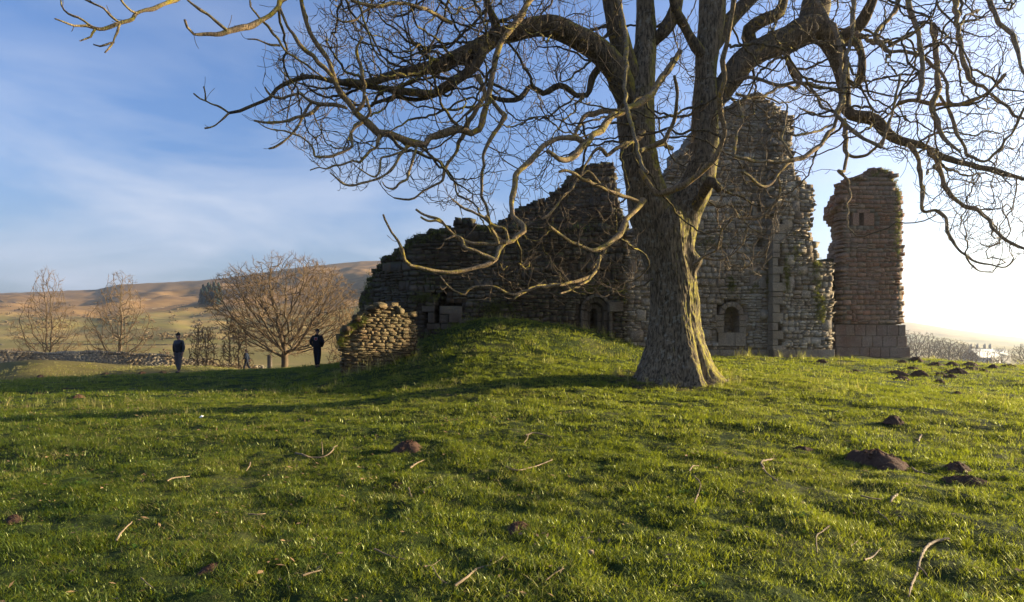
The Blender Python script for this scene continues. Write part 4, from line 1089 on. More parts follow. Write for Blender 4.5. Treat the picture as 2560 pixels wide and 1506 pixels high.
 (15.2, 13.0, [(2270, 360, 9), (2290, 385, 8), (2300, 430, 8), (2305, 480, 7.5), (2306, 525, 7.5), (2340, 525, 6.5), (2365, 545, 6), (2370, 580, 5.4), (2385, 610, 5), (2410, 638, 4.6), (2440, 655, 4), (2480, 664, 3.4), (2515, 668, 3), (2530, 655, 2.4), (2534, 645, 2)]),
 (13.2, 12.8, [(2416, 642, 3.6), (2430, 665, 3), (2450, 678, 2.6), (2462, 680, 2.2)]),
 (15.0, 12.6, [(2320, 368, 8), (2340, 395, 8), (2352, 430, 8), (2360, 465, 8), (2385, 495, 7), (2410, 512, 7.5), (2440, 525, 7), (2465, 545, 6.5), (2485, 575, 6), (2510, 600, 6), (2560, 622, 5), (2620, 640, 4)]),
 (15.4, 13.0, [(2358, 180, 10), (2330, 60, 10), (2340, 130, 10)][1:] + [(2345, 200, 10), (2335, 250, 10), (2330, 280, 9), (2345, 310, 8), (2360, 345, 7), (2400, 380, 5)]),
 (15.6, 13.4, [(2300, -120, 10), (2270, -40, 9), (2275, 20, 9), (2295, 80, 9), (2305, 150, 9), (2302, 220, 9), (2296, 250, 8)]),
 (15.4, 13.0, [(2410, -120, 10), (2390, -40, 9), (2390, 40, 9), (2400, 110, 9), (2410, 150, 8), (2430, 200, 8), (2465, 225, 7), (2500, 255, 6), (2525, 270, 6), (2535, 290, 6), (2575, 300, 5)]),
 (15.0, 12.5, [(2510, -120, 9), (2470, -20, 9), (2485, 30, 9), (2505, 65, 8), (2530, 85, 8), (2545, 140, 7), (2560, 190, 6), (2580, 230, 5)]),
 (15.2, 13.2, [(2260, -30, 9), (2230, 40, 8.5), (2205, 65, 8), (2190, 85, 7), (2198, 105, 9), (2210, 120, 10), (2225, 130, 8), (2260, 128, 6), (2300, 142, 7), (2330, 165, 7), (2360, 190, 6.5), (2368, 230, 6), (2372, 255, 7), (2400, 262, 5), (2470, 230, 4), (2510, 185, 3.6)]),
 (16.8, 14.5, [(2130, 78, 8), (2155, 90, 8), (2180, 105, 7), (2200, 112, 6)]),
 (15.0, 13.0, [(2245, 258, 8), (2290, 252, 8), (2340, 260, 8), (2390, 262, 7), (2430, 255, 6), (2480, 225, 5), (2515, 185, 4)]),
 (14.0, 12.6, [(2350, 240, 6), (2380, 290, 6), (2400, 350, 6), (2430, 395, 5.5), (2470, 400, 5), (2530, 330, 4.5), (2560, 270, 4)]),
 (16.0, 14.0, [(1840, 205, 9), (1870, 195, 6), (1900, 200, 6), (1950, 215, 6), (1990, 205, 7), (2020, 210, 7), (2060, 220, 6), (2100, 225, 5)]),
 (16.0, 14.2, [(1960, 130, 10), (1980, 175, 9), (2000, 205, 8), (1985, 220, 6), (1950, 215, 5), (1910, 240, 5), (1870, 245, 4.5), (1840, 235, 4)]),
 (14.6, 13.6, [(2020, 210, 5), (2040, 240, 5), (2060, 270, 5), (2095, 285, 5), (2040, 285, 4), (2000, 270, 3.6), (1985, 245, 3)][:4] + [(2085, 288, 4), (2050, 290, 3.6), (2000, 272, 3)]),
 (13.6, 12.8, [(2080, 312, 5), (2050, 325, 5), (2020, 335, 5), (1990, 338, 4), (1978, 336, 3)]),
 (15.0, 13.6, [(1610, 330, 10), (1580, 355, 8), (1545, 370, 7), (1520, 385, 6), (1500, 372, 5), (1480, 385, 4), (1465, 410, 3.6), (1452, 440, 3)]),
 (15.6, 14.6, [(1600, 300, 12), (1560, 285, 9), (1520, 282, 9), (1480, 285, 8), (1455, 300, 7), (1440, 330, 6), (1438, 350, 5)]),
 (14.4, 13.6, [(1830, 515, 3), (1850, 545, 5), (1890, 545, 6), (1920, 530, 5.5), (1940, 500, 5), (1950, 470, 4), (1945, 440, 3)]),
 (14.0, 13.2, [(1735, 660, 6), (1760, 640, 4), (1790, 625, 3.4), (1800, 590, 3), (1810, 560, 2.6)]),
 (14.0, 13.4, [(1760, 645, 3.4), (1800, 650, 3), (1840, 630, 2.8), (1860, 600, 2.6), (1870, 560, 2.4)]),
 (14.8, 12.8, [(1205, 700, 4), (1180, 690, 3)][:0] + [(1480, 690, 5), (1440, 705, 5), (1400, 712, 4.6), (1350, 715, 4.4), (1310, 730, 4), (1285, 748, 3.6)]),
 (12.8, 12.4, [(1400, 712, 4), (1340, 720, 3.6), (1280, 735, 3.6), (1230, 718, 3.4), (1180, 720, 3.2), (1160, 735, 3), (1140, 728, 2.6), (1120, 715, 2.4), (1100, 690, 2.2)]),
 (14.6, 12.8, [(1500, 640, 5), (1495, 665, 4.4), (1480, 690, 4.4), (1460, 710, 4), (1430, 722, 3.4), (1400, 735, 3)]),
 (15.2, 14.8, [(1515, 618, 6), (1505, 640, 5), (1480, 670, 5)]),
]
tree_nodes, tree_par, tree_rad, tree_depth = [], [], [], []
def add_traced(name, d0, d1, pts, mat, ks):
    pts = [p for p in pts]; n = len(pts)
    cum = np.concatenate([[0], np.cumsum([math.hypot(pts[i + 1][0] - pts[i][0], pts[i + 1][1] - pts[i][1]) for i in range(n - 1)])]); cum /= cum[-1]
    D = d0 + (d1 - d0) * cum
    Pw = np.array([P(p[0], p[1], dd) for p, dd in zip(pts, D)]); r = np.array([p[2] for p in pts]) * D / F
    # a little wander in depth so that no branch lies in one plane
    Pw2, r2 = resample(Pw, r, max(.05, min(.14, r.mean() * 2)))
    s = np.linspace(0, 1, len(Pw2)); amp = .35 * min(1, r.mean() * 12)
    wob = (np.array([float(fbm(q * 4 + pts[0][0], pts[0][1], 0, 2, 1.0)) for q in s]) - .5) * amp * np.sin(s * math.pi) ** .5
    view = Pw2 - np.array([0, 0, EYE]); view /= np.linalg.norm(view, axis=1)[:, None]
    Pw2 = Pw2 + view * wob[:, None]
    kn = 1 + (np.array([float(vn(q * len(Pw2) * .33, pts[0][1], 0, 2.0)) for q in s]) - .4) * .45 * (r2 < .14)
    r2 = r2 * kn
    if r.max() < .45:   # crooked growth
        q_ = np.arange(len(Pw2)) * np.linalg.norm(Pw2[1] - Pw2[0]); fw = 1.0 / max(.16, r.mean() * 5)
        for ax in range(3):
            nn_ = np.array([float(vn(v_ * fw + ax * 37.0 + pts[0][0] * .13, pts[0][1] * .1, 0, 5.0)) for v_ in q_]) - .5
            Pw2[:, ax] += nn_ * min(.13, .028 + r.mean() * .8) * np.sin(s * math.pi) ** .35
    acc = Acc(); tube(acc, Pw2, r2, ks, bark_disp if r.max() > .12 else None)
    link(name, acc.mesh(name, True, TOFF), mat, tree)
    # coarse nodes for twig growth
    Pc, rc = resample(Pw, r, .28)
    base = len(tree_nodes)
    for i, (q, w) in enumerate(zip(Pc, rc)):
        tree_nodes.append(q); tree_par.append(base + i - 1 if i else -1); tree_rad.append(w)
for nm, d0, d1, pts in LIMBS: add_traced(nm, d0, d1, [(a_, b_, c_ * (.90 if nm == "stem" else (.76 if b_ < 240 and pts[-1][0] < 1500 and nm == "limb" else .84))) for a_, b_, c_ in pts], M_LIMB if nm == "limb" else M_BARK, 40 if nm == "stem" else 26)
for d0, d1, pts in BR: add_traced("branch", d0, d1, [(a_, b_, c_ * (.62 if a_ > 1900 else .74)) for a_, b_, c_ in pts], M_BRANCH, 10)

rg = R(202)
def wild_branch(start_i, target, r0):
    p = np.array(tree_nodes[start_i]); tgt = np.array(target); d = tgt - p; L = np.linalg.norm(d); d = d / L
    side = np.cross(d, [0, 0, 1]); n = max(5, int(L / .28)); pts = [p]; v = d * .5 + rg.normal(0, .5, 3)
    for k in range(n):
        to = tgt - pts[-1]; to /= np.linalg.norm(to) + 1e-6
        v = v * .55 + to * .55 + rg.normal(0, .26, 3); v[2] -= .05 if k < n * .7 else -.12; v /= np.linalg.norm(v); pts.append(pts[-1] + v * .28)
    for k in range(4): v = v + [0, 0, .35] + rg.normal(0, .2, 3); v /= np.linalg.norm(v); pts.append(pts[-1] + v * .2)
    pts = np.array(pts); rr6 = np.linspace(r0, .009, len(pts)); P2, R2 = resample(pts, rr6, .09); P2 = P2 + rg.normal(0, .012, P2.shape)
    acc = Acc(); tube(acc, P2, R2 * (1 + rg.normal(0, .07, len(R2))), 7); link("branch", acc.mesh("branch", True, TOFF), M_LIMB, tree)
    base = len(tree_nodes)
    for i, (q, w) in enumerate(zip(pts, rr6)): tree_nodes.append(q); tree_par.append(base + i - 1 if i else -1); tree_rad.append(w)
TN0 = np.array(tree_nodes); TR0 = np.array(tree_rad)
WILD = [([(700, 180), (660, 290), (860, 240), (1000, 250), (1200, 250), (1400, 60), (1300, -60), (850, -20), (780, 80)], 62, 12.2, 17.5),
        ([(1250, 240), (1500, 230), (1540, 420), (1400, 440), (1300, 400)], 10, 12.5, 16), ([(900, 300), (1200, 300), (1200, 500), (900, 470), (760, 380)], 10, 12.0, 14.5),
        ([(1820, -20), (2560, -20), (2580, 420), (2380, 480), (2200, 380), (2060, 260), (1850, 240)], 52, 12, 18.5), ([(1650, 60), (1730, 60), (1720, 440), (1660, 420)], 7, 14, 17.5),
        ([(1400, 580), (1590, 580), (1580, 720), (1300, 730), (1180, 700)], 6, 12.5, 15), ([(1780, 300), (2000, 320), (1950, 560), (1780, 640)], 8, 13, 17)]
for poly_, n_w, da, db in WILD:
    for q in in_poly_pts(poly_, n_w, rg):
        tg_ = P(q[0], q[1], rg.uniform(da, db)); dist = np.linalg.norm(TN0 - tg_, axis=1)
        ok = np.where((dist > .9) & (dist < 4.2) & (TR0 > .045) & (TN0[:, 2] > tg_[2] - 1.2))[0]
        if len(ok) == 0: continue
        i = ok[rg.randint(len(ok))]; wild_branch(i, tg_, min(TR0[i] * .6, rg.uniform(.022, .05)))
att = []
def cloud(poly, n, d0, d1):
    for q in in_poly_pts(poly, n, rg): att.append(P(q[0], q[1], rg.uniform(d0, d1)))
cloud([(640, 130), (700, 200), (640, 300), (760, 390), (900, 300), (1050, 270), (1280, 240), (1500, 240), (1520, 60), (1400, -20), (820, -20), (780, 60)], 1600, 12, 17.5)
cloud([(830, 40), (800, 200), (1000, 260), (1250, 230), (1480, 40), (1480, -80), (900, -80)], 1350, 12.5, 18)
cloud([(740, 350), (860, 480), (990, 440), (1100, 520), (1230, 540), (1300, 330), (1400, 240), (1240, 300), (1050, 300), (900, 330)], 620, 11.8, 15)
cloud([(1300, 260), (1560, 260), (1560, 560), (1420, 560), (1250, 600), (1300, 480)], 620, 12, 16)
cloud([(1340, 560), (1600, 560), (1600, 740), (1420, 760), (1200, 740), (1100, 690), (1240, 640)], 260, 12, 15)
cloud([(1620, 40), (1740, 40), (1740, 440), (1640, 440)], 260, 14, 18)
cloud([(1780, 260), (1960, 200), (2090, 200), (2080, 300), (1960, 560), (1900, 700), (1760, 680), (1780, 520)], 620, 12.5, 17.5)
cloud([(1820, -20), (2560, -20), (2570, 420), (2500, 640), (2380, 600), (2320, 420), (2200, 400), (2080, 300), (2000, 260), (1850, 260)], 1250, 12, 19)
cloud([(2250, 350), (2570, 350), (2570, 640), (2450, 680), (2330, 560)], 300, 12, 15)
cloud([(600, -40), (760, -300), (1200, -520), (1800, -600), (2300, -480), (2700, -200), (2700, 0), (1700, -20)], 1700, 12, 21)
N, Pp = colonize(tree_nodes, tree_par, att, .17, 1.5, .20, 90, rg, .42, -.03)
n0 = len(tree_nodes)
rad, kids = pipe(N, Pp, .0068, 2.15)
rad = np.minimum(rad, .06)
# spur twigs: short up-curved shoots with knobbed ends, as ash has
extra_n, extra_p = [], []
tips = [i for i in range(n0, len(N)) if kids[i] == 0]
mids = [i for i in range(n0, len(N)) if kids[i] == 1 and rg.rand() < .16]
base_idx = len(N)
NN, PPp = list(N), list(Pp)
def shoot(i, L, seg=4):
    p = NN[i]; q = PPp[i]; d = (p - NN[q]) if q >= 0 else rg.normal(0, 1, 3)
    d = d / (np.linalg.norm(d) + 1e-9) + rg.normal(0, .5, 3); d /= np.linalg.norm(d) + 1e-9; cur = i
    for s in range(seg):
        d = d + np.array([0, 0, .22]) + rg.normal(0, .16, 3); d /= np.linalg.norm(d)
        NN.append(NN[cur] + d * L / seg); PPp.append(cur); cur = len(NN) - 1
for i in tips:
    shoot(i, rg.uniform(.14, .38))
    if rg.rand() < .6: shoot(i, rg.uniform(.10, .26), 3)
for i in mids: shoot(i, rg.uniform(.10, .3), 3)
for i in range(0, n0):
    if tree_rad[i] < .11 and rg.rand() < .30: shoot(i, rg.uniform(.12, .42), 4)
NN, PPp = np.array(NN), np.array(PPp)
rad2 = np.full(len(NN), .0056); rad2[:len(N)] = rad
for i in range(n0): rad2[i] = tree_rad[i]
acc = Acc()
graph_tubes(acc, NN, PPp, rad2, n0, lambda r: 3 if r < .012 else (4 if r < .025 else 6))
tag(link("twigs", acc.mesh("twigs", True, TOFF), M_TWIG, tree), kind="stuff")
print("ash twig nodes", len(NN), "verts", acc.n)

# ------------------------------------------------------------------ grass
def clump(seed, nb, rad_, h0, h1, wd, bend, seg=3):
    r = R(seed); acc = Acc()
    for i in range(nb):
        a = r.uniform(0, 2 * math.pi); q = rad_ * math.sqrt(r.rand()); x, y = q * math.cos(a), q * math.sin(a)
        h = r.uniform(h0, h1); th = r.uniform(0, 2 * math.pi); b = r.uniform(*bend) * h; w = wd * r.uniform(.7, 1.3)
        dx, dy = math.cos(th), math.sin(th); V = []; sx, sy = -dy, dx
        tw = r.uniform(-.6, .6); sx, sy = sx * math.cos(tw) - sy * math.sin(tw), sx * math.sin(tw) + sy * math.cos(tw)
        for k in range(seg):
            t = k / seg; ww = w * (1 - t * .55) / 2
            cx_, cy_, cz_ = x + dx * b * t * t, y + dy * b * t * t, h * (t - .22 * t * t * (b / h)) - .012
            V += [(cx_ - sx * ww, cy_ - sy * ww, cz_), (cx_ + sx * ww, cy_ + sy * ww, cz_)]
        V.append((x + dx * b, y + dy * b, h * (1 - .22 * (b / h)) - .012))
        Q = [(2 * k, 2 * k + 1, 2 * k + 3, 2 * k + 2) for k in range(seg - 1)]
        acc.add(V, Q, [(2 * seg - 2, 2 * seg - 1, 2 * seg)])
    return acc.mesh("grass_tuft", True)

def gn_scatter(name, pts, rots, scls, src, mats_, label, seed=0, parent=None):
    """a stuff object: instances one tuft mesh on a cloud of points through geometry nodes"""
    me = bpy.data.meshes.new(name); me.vertices.add(len(pts)); me.vertices.foreach_set("co", np.asarray(pts, np.float32).ravel())
    at = me.attributes.new("scl", 'FLOAT', 'POINT'); at.data.foreach_set("value", np.asarray(scls, np.float32))
    at = me.attributes.new("rot", 'FLOAT_VECTOR', 'POINT'); at.data.foreach_set("vector", np.asarray(rots, np.float32).ravel())
    me.update()
    ob = link(name, me, None, parent)
    tuft = bpy.data.objects.new("grass_tuft", src); src.materials.append(mats_)
    tuft["kind"] = "stuff"
    ng = bpy.data.node_groups.new(name, 'GeometryNodeTree')
    ng.interface.new_socket("Geometry", in_out='INPUT', socket_type='NodeSocketGeometry'); ng.interface.new_socket("Geometry", in_out='OUTPUT', socket_type='NodeSocketGeometry')
    gi, go = ng.nodes.new("NodeGroupInput"), ng.nodes.new("NodeGroupOutput")
    m2p = ng.nodes.new("GeometryNodeMeshToPoints"); iop = ng.nodes.new("GeometryNodeInstanceOnPoints"); oi = ng.nodes.new("GeometryNodeObjectInfo"); oi.inputs[0].default_value = tuft
    a1 = ng.nodes.new("GeometryNodeInputNamedAttribute"); a1.data_type = 'FLOAT'; a1.inputs["Name"].default_value = "scl"
    a2 = ng.nodes.new("GeometryNodeInputNamedAttribute"); a2.data_type = 'FLOAT_VECTOR'; a2.inputs["Name"].default_value = "rot"
    L = ng.links.new
    L(gi.outputs[0], m2p.inputs["Mesh"]); L(m2p.outputs[0], iop.inputs["Points"]); L(oi.outputs["Geometry"], iop.inputs["Instance"])
    L(a1.outputs["Attribute"], iop.inputs["Scale"])
    e2r = ng.nodes.new("FunctionNodeEulerToRotation"); L(a2.outputs["Attribute"], e2r.inputs[0]); L(e2r.outputs[0], iop.inputs["Rotation"])
    L(iop.outputs[0], go.inputs[0])
    md = ob.modifiers.new("scatter", 'NODES'); md.node_group = ng
    tag(ob, label, None, None, "stuff")
    return ob

MOLES = [ # px, py, width px, label
 (2056, 908, 25, "small molehill by itself close under the tall gable wall"),
 (2258, 909, 36, "dark molehill just in front of the tower's right foot"),
 (2293, 903, 28, "flat molehill on the skyline right of the tower foot"),
 (2281, 911, 15, "tiny molehill touching the one at the tower's right foot"),
 (2343, 915, 34, "spread-out low molehill on the crest below the far reddish wood"),
 (2383, 915, 30, "neat molehill on the crest below the far farmhouse"),
 (2434, 916, 52, "wide flat molehill on the crest right of the farmhouse"),
 (2487, 921, 24, "low lone molehill on the right crest between two wide ones"),
 (2528, 920, 44, "wide molehill on the crest nearest the right edge"),
 (2285, 926, 34, "rounded molehill in the second row below the tower foot"),
 (2329, 926, 15, "tiny round molehill in the middle of the cluster"),
 (2363, 926, 28, "molehill in the second row left of the long ridge of soil"),
 (2371, 932, 17, "very small molehill beside the big rounded one in the cluster"),
 (2436, 926, 52, "long low ridge of molehill soil behind the big rounded one"),
 (2463, 929, 24, "small molehill at the right end of the long soil ridge"),
 (2398, 935, 40, "big rounded molehill in the middle of the right cluster"),
 (2246, 936, 46, "broad molehill directly behind the largest peaked one of the cluster"),
 (2304, 940, 36, "long low molehill right of the largest peaked one"),
 (2347, 935, 17, "small molehill behind the lumpy low one"),
 (2354, 942, 36, "lumpy low molehill left of the big rounded one"),
 (2381, 945, 26, "thin flat molehill in front of the big rounded one"),
 (2262, 951, 56, "largest peaked molehill of the cluster with two pale stones before it"),
 (2353, 961, 30, "lone molehill in front of the whole cluster"),
 (2116, 932, 28, "left one of two joined molehills in open grass below the tower"),
 (2141, 931, 26, "right one of two joined molehills in open grass below the tower"),
 (2398, 987, 24, "worn patch of molehill soil in grass at mid right"),
 (2081, 1052, 22, "small round molehill alone on the bright slope"),
 (2240, 1058, 48, "flattened molehill above the biggest foreground one"),
 (2013, 1126, 46, "flat molehill left of the biggest foreground one"),
 (2205, 1166, 132, "biggest dark molehill in the right foreground"),
 (2400, 1178, 58, "low oval molehill right of the biggest foreground one"),
 (2432, 1214, 86, "crumbling broad molehill nearest the right edge in the foreground"),
 (1018, 1130, 66, "reddish domed molehill in the centre left of the lawn"),
 (993, 1222, 50, "crumbly reddish molehill below the domed one"),
 (1296, 1326, 64, "dark broken molehill in the middle foreground"),
 (25, 1310, 46, "brown molehill at the left edge of the foreground"),
 (521, 1428, 58, "dark scraped molehill nearest the camera at lower left"),
 (98, 947, 24, "molehill on the far left crest at the shadow's edge"),
 (160, 976, 24, "dark molehill inside the shadow at far left"),
 (90, 986, 22, "brown molehill in the sunlit strip at far left"),
 (193, 995, 26, "faint brown molehill right of the sunlit far left one"),
 (262, 937, 20, "molehill on the crest below the second bare tree"),
 (353, 936, 18, "molehill on the crest left of the standing man"),
 (405, 934, 26, "sandy molehill just left of the standing man's legs"),
]
mole_xy = []
def mole_mesh(seed, flat):
    r = R(seed); nu, nv = 36, 12; V = []
    ph = r.uniform(0, 6)
    for j in range(nv + 1):
        t = j / nv
        for i in range(nu):
            a = 2 * math.pi * i / nu; rr2 = t * (1 + .22 * math.sin(a * 2 + ph) + .12 * math.sin(a * 5 + ph * 2))
            x, y = rr2 * math.cos(a) * .5, rr2 * math.sin(a) * .5
            z = (1 - t ** 2.1) * .46 * flat
            b = (float(fbm(x * 9 + seed, y * 9, 0, 3, 2.0)) - .5) * .30 * (1 - t * .7) * flat + (r.rand() - .5) * .05
            V.append((x, y, z + b - .03))
    V = np.array(V); i = np.arange((nv + 1) * nu).reshape(nv + 1, nu); j = np.roll(i, -1, 1)
    Q = np.stack([i[:-1], i[1:], j[1:], j[:-1]], -1).reshape(-1, 4)
    acc = Acc(); acc.add(V, Q)
    for q in range(26):
        a = r.uniform(0, 6.28); d = r.uniform(.1, .62); s = r.uniform(.02, .055); c = np.array([d * math.cos(a), d * math.sin(a), max(0, (1 - (2 * d) ** 1.7)) * .5 * flat + .0])
        O = np.array([(1, 0, 0), (-1, 0, 0), (0, 1, 0), (0, -1, 0), (0, 0, .8), (0, 0, -.8)]) * s * r.uniform(.6, 1.2, (6, 1)) + c
        acc.add(O, None, [(0, 2, 4), (2, 1, 4), (1, 3, 4), (3, 0, 4), (2, 0, 5), (1, 2, 5), (3, 1, 5), (0, 3, 5)])
    m = acc.mesh("molehill", True); m.materials.append(M_SOIL); return m
MM = [mole_mesh(300 + i, f) for i, f in enumerate((.75, .5, .85, .42, .6))]
for i, (px, py, w, lab) in enumerate(MOLES):
    x, y, z = ground_at(px, py); s = w * y / F * (1.2 if y < 14 else 1.05)
    o = link("molehill", MM[i % 5], None, None, (x, y + s * .2, z - .01)); o.scale = (s, s * (.85 if w > 40 else 1.0), s * (1.0 if w < 45 else .85)); o.rotation_euler = (0, 0, i * 1.7)
    tag(o, lab, "molehill", "molehills thrown up in the pasture"); mole_xy.append((x, y + s * .2, s * .5))
mole_xy = np.array(mole_xy)

def scatter_pts(r0, r1, dens, seed, half=58):
    r = R(seed); area = math.radians(half) * (r1 * r1 - r0 * r0); n = int(area * dens)
    a = np.radians(r.uniform(-half, half, n)); d = np.sqrt(r.uniform(r0 * r0, r1 * r1, n)); x, y = d * np.sin(a), d * np.cos(a)
    behind = (y > 24.6 + .05 * x) & (x > -5.5) & (x < 18.2)
    m = ~behind
    for mx, my, mr in mole_xy: m &= ((x - mx) ** 2 + (y - my) ** 2) > (mr * .72) ** 2
    m &= ((x - 4.37) ** 2 + (y - 16) ** 2) > (.9 + .55 * r.rand(n)) ** 2
    x, y = x[m], y[m]
    z = gz(x, y)
    e = .15; gx_ = (height(x + e, y) - height(x - e, y)) / (2 * e); gy_ = (height(x, y + e) - height(x, y - e)) / (2 * e)
    return x, y, z, gx_, gy_, r
def lay(name, r0, r1, dens, tuft, mat, label, seed, s0, s1, maskf=None):
    x, y, z, gx_, gy_, r = scatter_pts(r0, r1, dens, seed)
    if maskf is not None:
        m = maskf(x, y, r); x, y, z, gx_, gy_ = x[m], y[m], z[m], gx_[m], gy_[m]
    n = len(x); patch = .25 + 1.5 * fbm(x / .38, y / .38, 0, 2, 6.0)
    sc = r.uniform(s0, s1, n) * patch
    rot = np.stack([gy_ * .9 + r.normal(0, .12, n), -gx_ * .9 + r.normal(0, .12, n), r.uniform(0, 6.28, n)], 1)
    gn_scatter(name, np.stack([x, y, z - .004], 1), rot, sc, tuft, mat, label)
for v in range(3):
    lay("grass", 1.6, 9.5, 58, clump(400 + v, 46, .085, .018, .060, .0042, (.35, 1.3)), M_GRASS, "short cropped grass close to the camera", 500 + v, .75, 1.35)
    lay("grass", 9.5, 19, 26, clump(410 + v, 40, .13, .022, .065, .0062, (.35, 1.2), 2), M_GRASS, "short cropped grass round the ash tree", 510 + v, .8, 1.4)
for v in range(2):
    lay("grass", 19, 34, 9, clump(420 + v, 40, .24, .03, .08, .010, (.3, 1.1), 2), M_GRASS, "grass on the bank and shaded crest", 520 + v, .8, 1.35)
lay("grass", 34, 52, 3.0, clump(430, 44, .42, .04, .11, .016, (.3, 1.0), 2), M_STRAW, "grass on the lit bank before the field wall", 530, .8, 1.3)
straw = lambda thr: (lambda x, y, r: fbm(x / 1.3, y / 1.3, 0, 3, 12.0) > thr)
lay("dry_grass", 2.4, 14, 14, clump(440, 26, .07, .03, .085, .0032, (.4, 1.6)), M_STRAW, "patches of dry yellow grass", 540, .8, 1.4, straw(.53))
lay("dry_grass", 14, 34, 3.2, clump(441, 30, .14, .05, .15, .0065, (.3, 1.3)), M_STRAW, "tufts of dry grass on the bank", 541, .8, 1.5, straw(.55))
lay("long_grass", 2.4, 12, 1.6, clump(442, 16, .05, .06, .15, .003, (.5, 1.4)), M_GRASS, "scattered longer blades in the turf", 542, .8, 1.4)
def footmask(x, y, r):
    return (((x - 4.37) ** 2 + (y - 16) ** 2) < 1.7 ** 2) | ((np.abs(y - (24.2 + .06 * x)) < .5) & (x > -5) & (x < 14)) | ((x > -6.3) & (x < -3.0) & (np.abs(y - 20.1) < .8)) | ((x < -9.5) & (x > -13) & (np.abs(y - 14.9) < .8) & (r.rand(len(x)) < .4))
lay("long_grass", 12, 30, 6, clump(443, 15, .10, .14, .42, .007, (.1, .7)), M_STRAW, "long dead stems along the foot of the ruin", 543, .7, 1.2, footmask)

def leaf_bits():
    r = R(450); a = Acc()
    for _ in range(7):
        c = np.array([r.uniform(-.25, .25), r.uniform(-.25, .25), r.uniform(.02, .05)]); A = r.uniform(0, 6.28); l, w = r.uniform(.012, .028), r.uniform(.005, .010)
        d = np.array([math.cos(A), math.sin(A), r.normal(0, .35)]); q = np.array([-math.sin(A), math.cos(A), r.normal(0, .35)])
        a.add([c - d * l, c - q * w, c + d * l, c + q * w + [0, 0, .004]], [(0, 1, 2, 3)])
    return a.mesh("leaf_scrap")
M_LEAF = simple("dead_leaf", (0.20, 0.125, 0.06), .85, 12, .5, 0)
lay("leaf_litter", 2.4, 20, 2.6, leaf_bits(), M_LEAF, "brown scraps of dead leaves and ash keys in the turf", 560, .7, 1.3)
weed = Acc()
for k_ in range(9):
    a_ = k_ * .7; d_ = np.array([math.cos(a_), math.sin(a_), .0]); q_ = np.array([-d_[1], d_[0], 0]); h_ = .012 + .008 * (k_ % 3)
    weed.add([d_ * .004, d_ * .022 - q_ * .009 + [0, 0, h_], d_ * .045 + [0, 0, h_ * .7], d_ * .022 + q_ * .009 + [0, 0, h_ + .004]], [(0, 1, 2, 3)])
lay("low_weeds", 2.4, 11, 5, weed.mesh("weed"), grass_mat("weed_leaves", (0.03, 0.075, 0.010), (0.07, 0.12, 0.016), (0.2, 0.16, 0.06), .08, .35), "small broad-leaved weeds in the turf", 561, .7, 1.5, lambda x, y, r: fbm(x / .9, y / .9, 0, 2, 22.0) > .5)

# turf and moss growing on the ruin's top and left shoulder
def top_turf(path, outline, zoff, n, seed, thick, size, name, label, parentname=None):
    r = R(seed); pts = []
    out = [path.uz(a, b) for a, b in outline]
    for _ in range(n):
        i = r.randint(len(out) - 1); t = r.rand(); u = out[i][0] * (1 - t) + out[i + 1][0] * t; z = out[i][1] * (1 - t) + out[i + 1][1] * t
        p, tg = path.at(u); nr = np.array([-tg[1], tg[0]]); d = r.uniform(-.08, thick)
        pts.append((p[0] + nr[0] * d, p[1] + nr[1] * d, z - r.uniform(.0, zoff)))
    rot = np.stack([r.normal(0, .5, n), r.normal(0, .5, n), r.uniform(0, 6.28, n)], 1)
    return gn_scatter(name, pts, rot, r.uniform(.6, 1.5, n), clump(seed, 26, .12, .05, .17, .010, (.3, 1.3), 2), M_MOSS, label)
def bake(ob): return ob
top_turf(PA, [(903, 770), (910, 742), (920, 715), (934, 682), (952, 660), (985, 634), (1008, 620), (1022, 602), (1045, 590), (1080, 581), (1112, 574), (1140, 570)], .35, 900, 600, 1.2, 1, "wall_top_grass", "moss and turf over the rounded left shoulder of the ruin")
top_turf(PA, [(1185, 566), (1215, 572), (1300, 569), (1400, 571), (1480, 570), (1540, 572)], .12, 420, 601, 1.2, 1, "wall_top_grass", "turf along the flat top of the dark wall")
top_turf(PF, [(852, 850), (862, 832), (880, 812), (894, 800), (908, 792), (925, 785)], .25, 190, 602, .9, 1, "wall_top_grass", "moss over the left shoulder of the tumbled masonry")
top_turf(PT, [(2176, 430), (2200, 424), (2215, 428), (2236, 440), (2245, 470), (2246, 520)], .2, 110, 603, .6, 1, "wall_top_grass", "grass growing on the tower's broken top")
